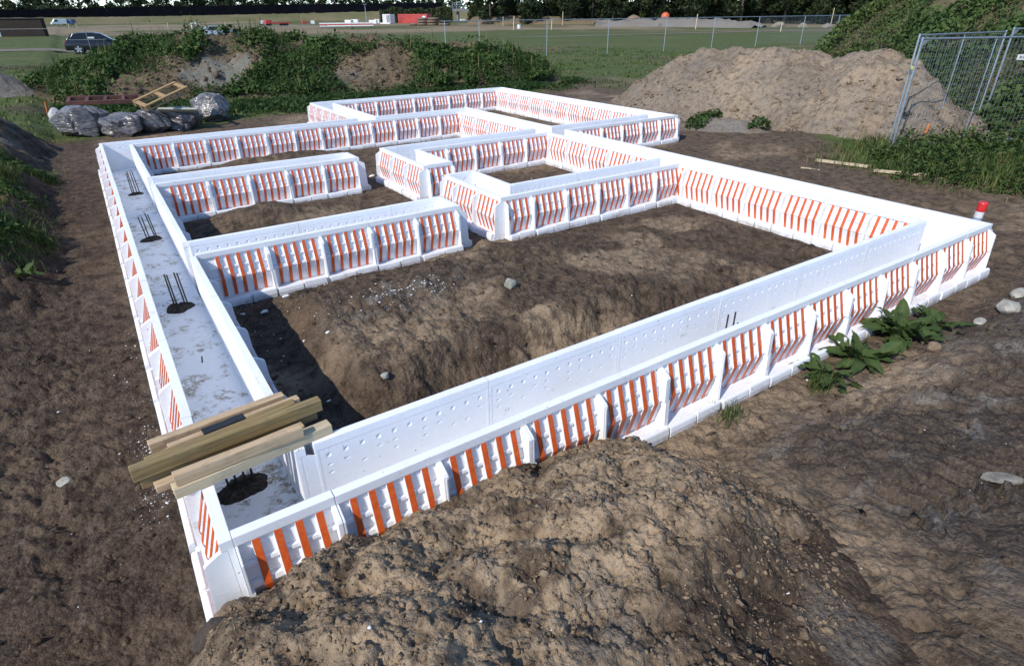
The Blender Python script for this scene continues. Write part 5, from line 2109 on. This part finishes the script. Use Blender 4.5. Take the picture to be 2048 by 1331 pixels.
for k, (px, D, v, s) in enumerate(LT):
    sh = ['full dark', 'broad bushy', 'tall spreading', 'slim upright', 'low rounded', 'small distant'][v]
    if px < 60: wh = 'behind the screen above the brown shed'
    elif px < 140: wh = 'behind the screen with open sky around it, right of the shed'
    elif px < 250: wh = 'behind the screen above the dark car'
    elif px < 480: wh = 'behind the screen above the left half of the weedy mound'
    elif px < 700: wh = 'behind the screen above the right half of the weedy mound'
    elif px < 800: wh = 'behind the screen left of the red container'
    else: wh = 'far off against open sky above the red container'
    s *= 1.62 if v != 3 else 1.45
    D += 105
    tree(px, D, v, s, '%s tree behind the black screen, %s from the left' % (sh, ORD[k]), 'trees behind the black screen')
RT = []
px = 958
k = 0
while px < 1790:
    RT.append((px, [205, 190, 215, 198][k % 4] - (px - 950) * .03, [0, 2, 1, 0, 2, 4, 1][k % 7], random.uniform(.95, 1.2)))
    px += random.uniform(17, 25)
    k += 1
for k, (px, D, v, s) in enumerate(RT):
    sh = ['full dark', 'broad bushy', 'tall spreading', 'slim upright', 'low rounded', 'small'][v]
    wh = 'behind the brown spoil ridge' if px < 1190 else 'behind the pale rubble bank' if px < 1400 else 'behind the pale spoil lumps' if px < 1640 else 'next to the green bank'
    tree(px, D, v, s, '%s tree of the dark wood, %s from the left' % (sh, ORD[k]), 'trees of the dark wood')
# undergrowth closing the foot of the wood
n = 9000
px, D = RNG.uniform(940, 1800, n), RNG.uniform(212, 222, n)
P = np.array([at_dist(a, 30, b) for a, b in zip(px, D)])
P[:, 2] = RNG.uniform(0, 5.5, n) ** 1.0
leaf_mass('undergrowth', P, np.tile([-.5, -.8, .5], (n, 1)), np.full(n, 1.3), LEAF_T, aspect=1.4)
n = 6000
px, D = RNG.uniform(-120, 930, n), RNG.uniform(455, 466, n)
P = np.array([at_dist(a, 30, b) for a, b in zip(px, D)])
P[:, 2] = RNG.uniform(0, 8.4, n)
leaf_mass('far_undergrowth', P, np.tile([-.2, -.9, .5], (n, 1)), np.full(n, 1.9), LEAF_T, aspect=1.4)


def hedge(label, pxs, D, h, n, tone=.45):
    px = RNG.uniform(pxs[0], pxs[1], n)
    c = np.array([at_dist(a, 30, D) for a in px])
    a = RNG.uniform(0, math.pi, n)
    top = h * (.85 + .25 * vnoise(px / 14, 0 * px, 9))
    rr = np.sqrt(RNG.uniform(.55, 1, n))
    back = np.cos(a) * 2.6 * rr
    d = (c - CAM)[:, :2]
    d /= np.linalg.norm(d, axis=1)[:, None]
    P = np.stack([c[:, 0] + d[:, 0] * back, c[:, 1] + d[:, 1] * back, top * np.sin(a) * rr], 1)
    nn = np.stack([d[:, 0] * np.cos(a), d[:, 1] * np.cos(a), np.sin(a)], 1)
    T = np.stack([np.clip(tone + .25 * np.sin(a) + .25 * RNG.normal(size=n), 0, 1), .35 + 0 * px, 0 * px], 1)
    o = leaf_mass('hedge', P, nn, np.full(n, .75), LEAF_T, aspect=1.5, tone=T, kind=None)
    return props(o, label, 'hedge')


hedge('long grey-green hedge behind the red container', (760, 905), 243, 4.7, 5200)
hedge('rounded pale green bush at the left edge of the wood', (962, 1000), 196, 5.6, 1800, .6)
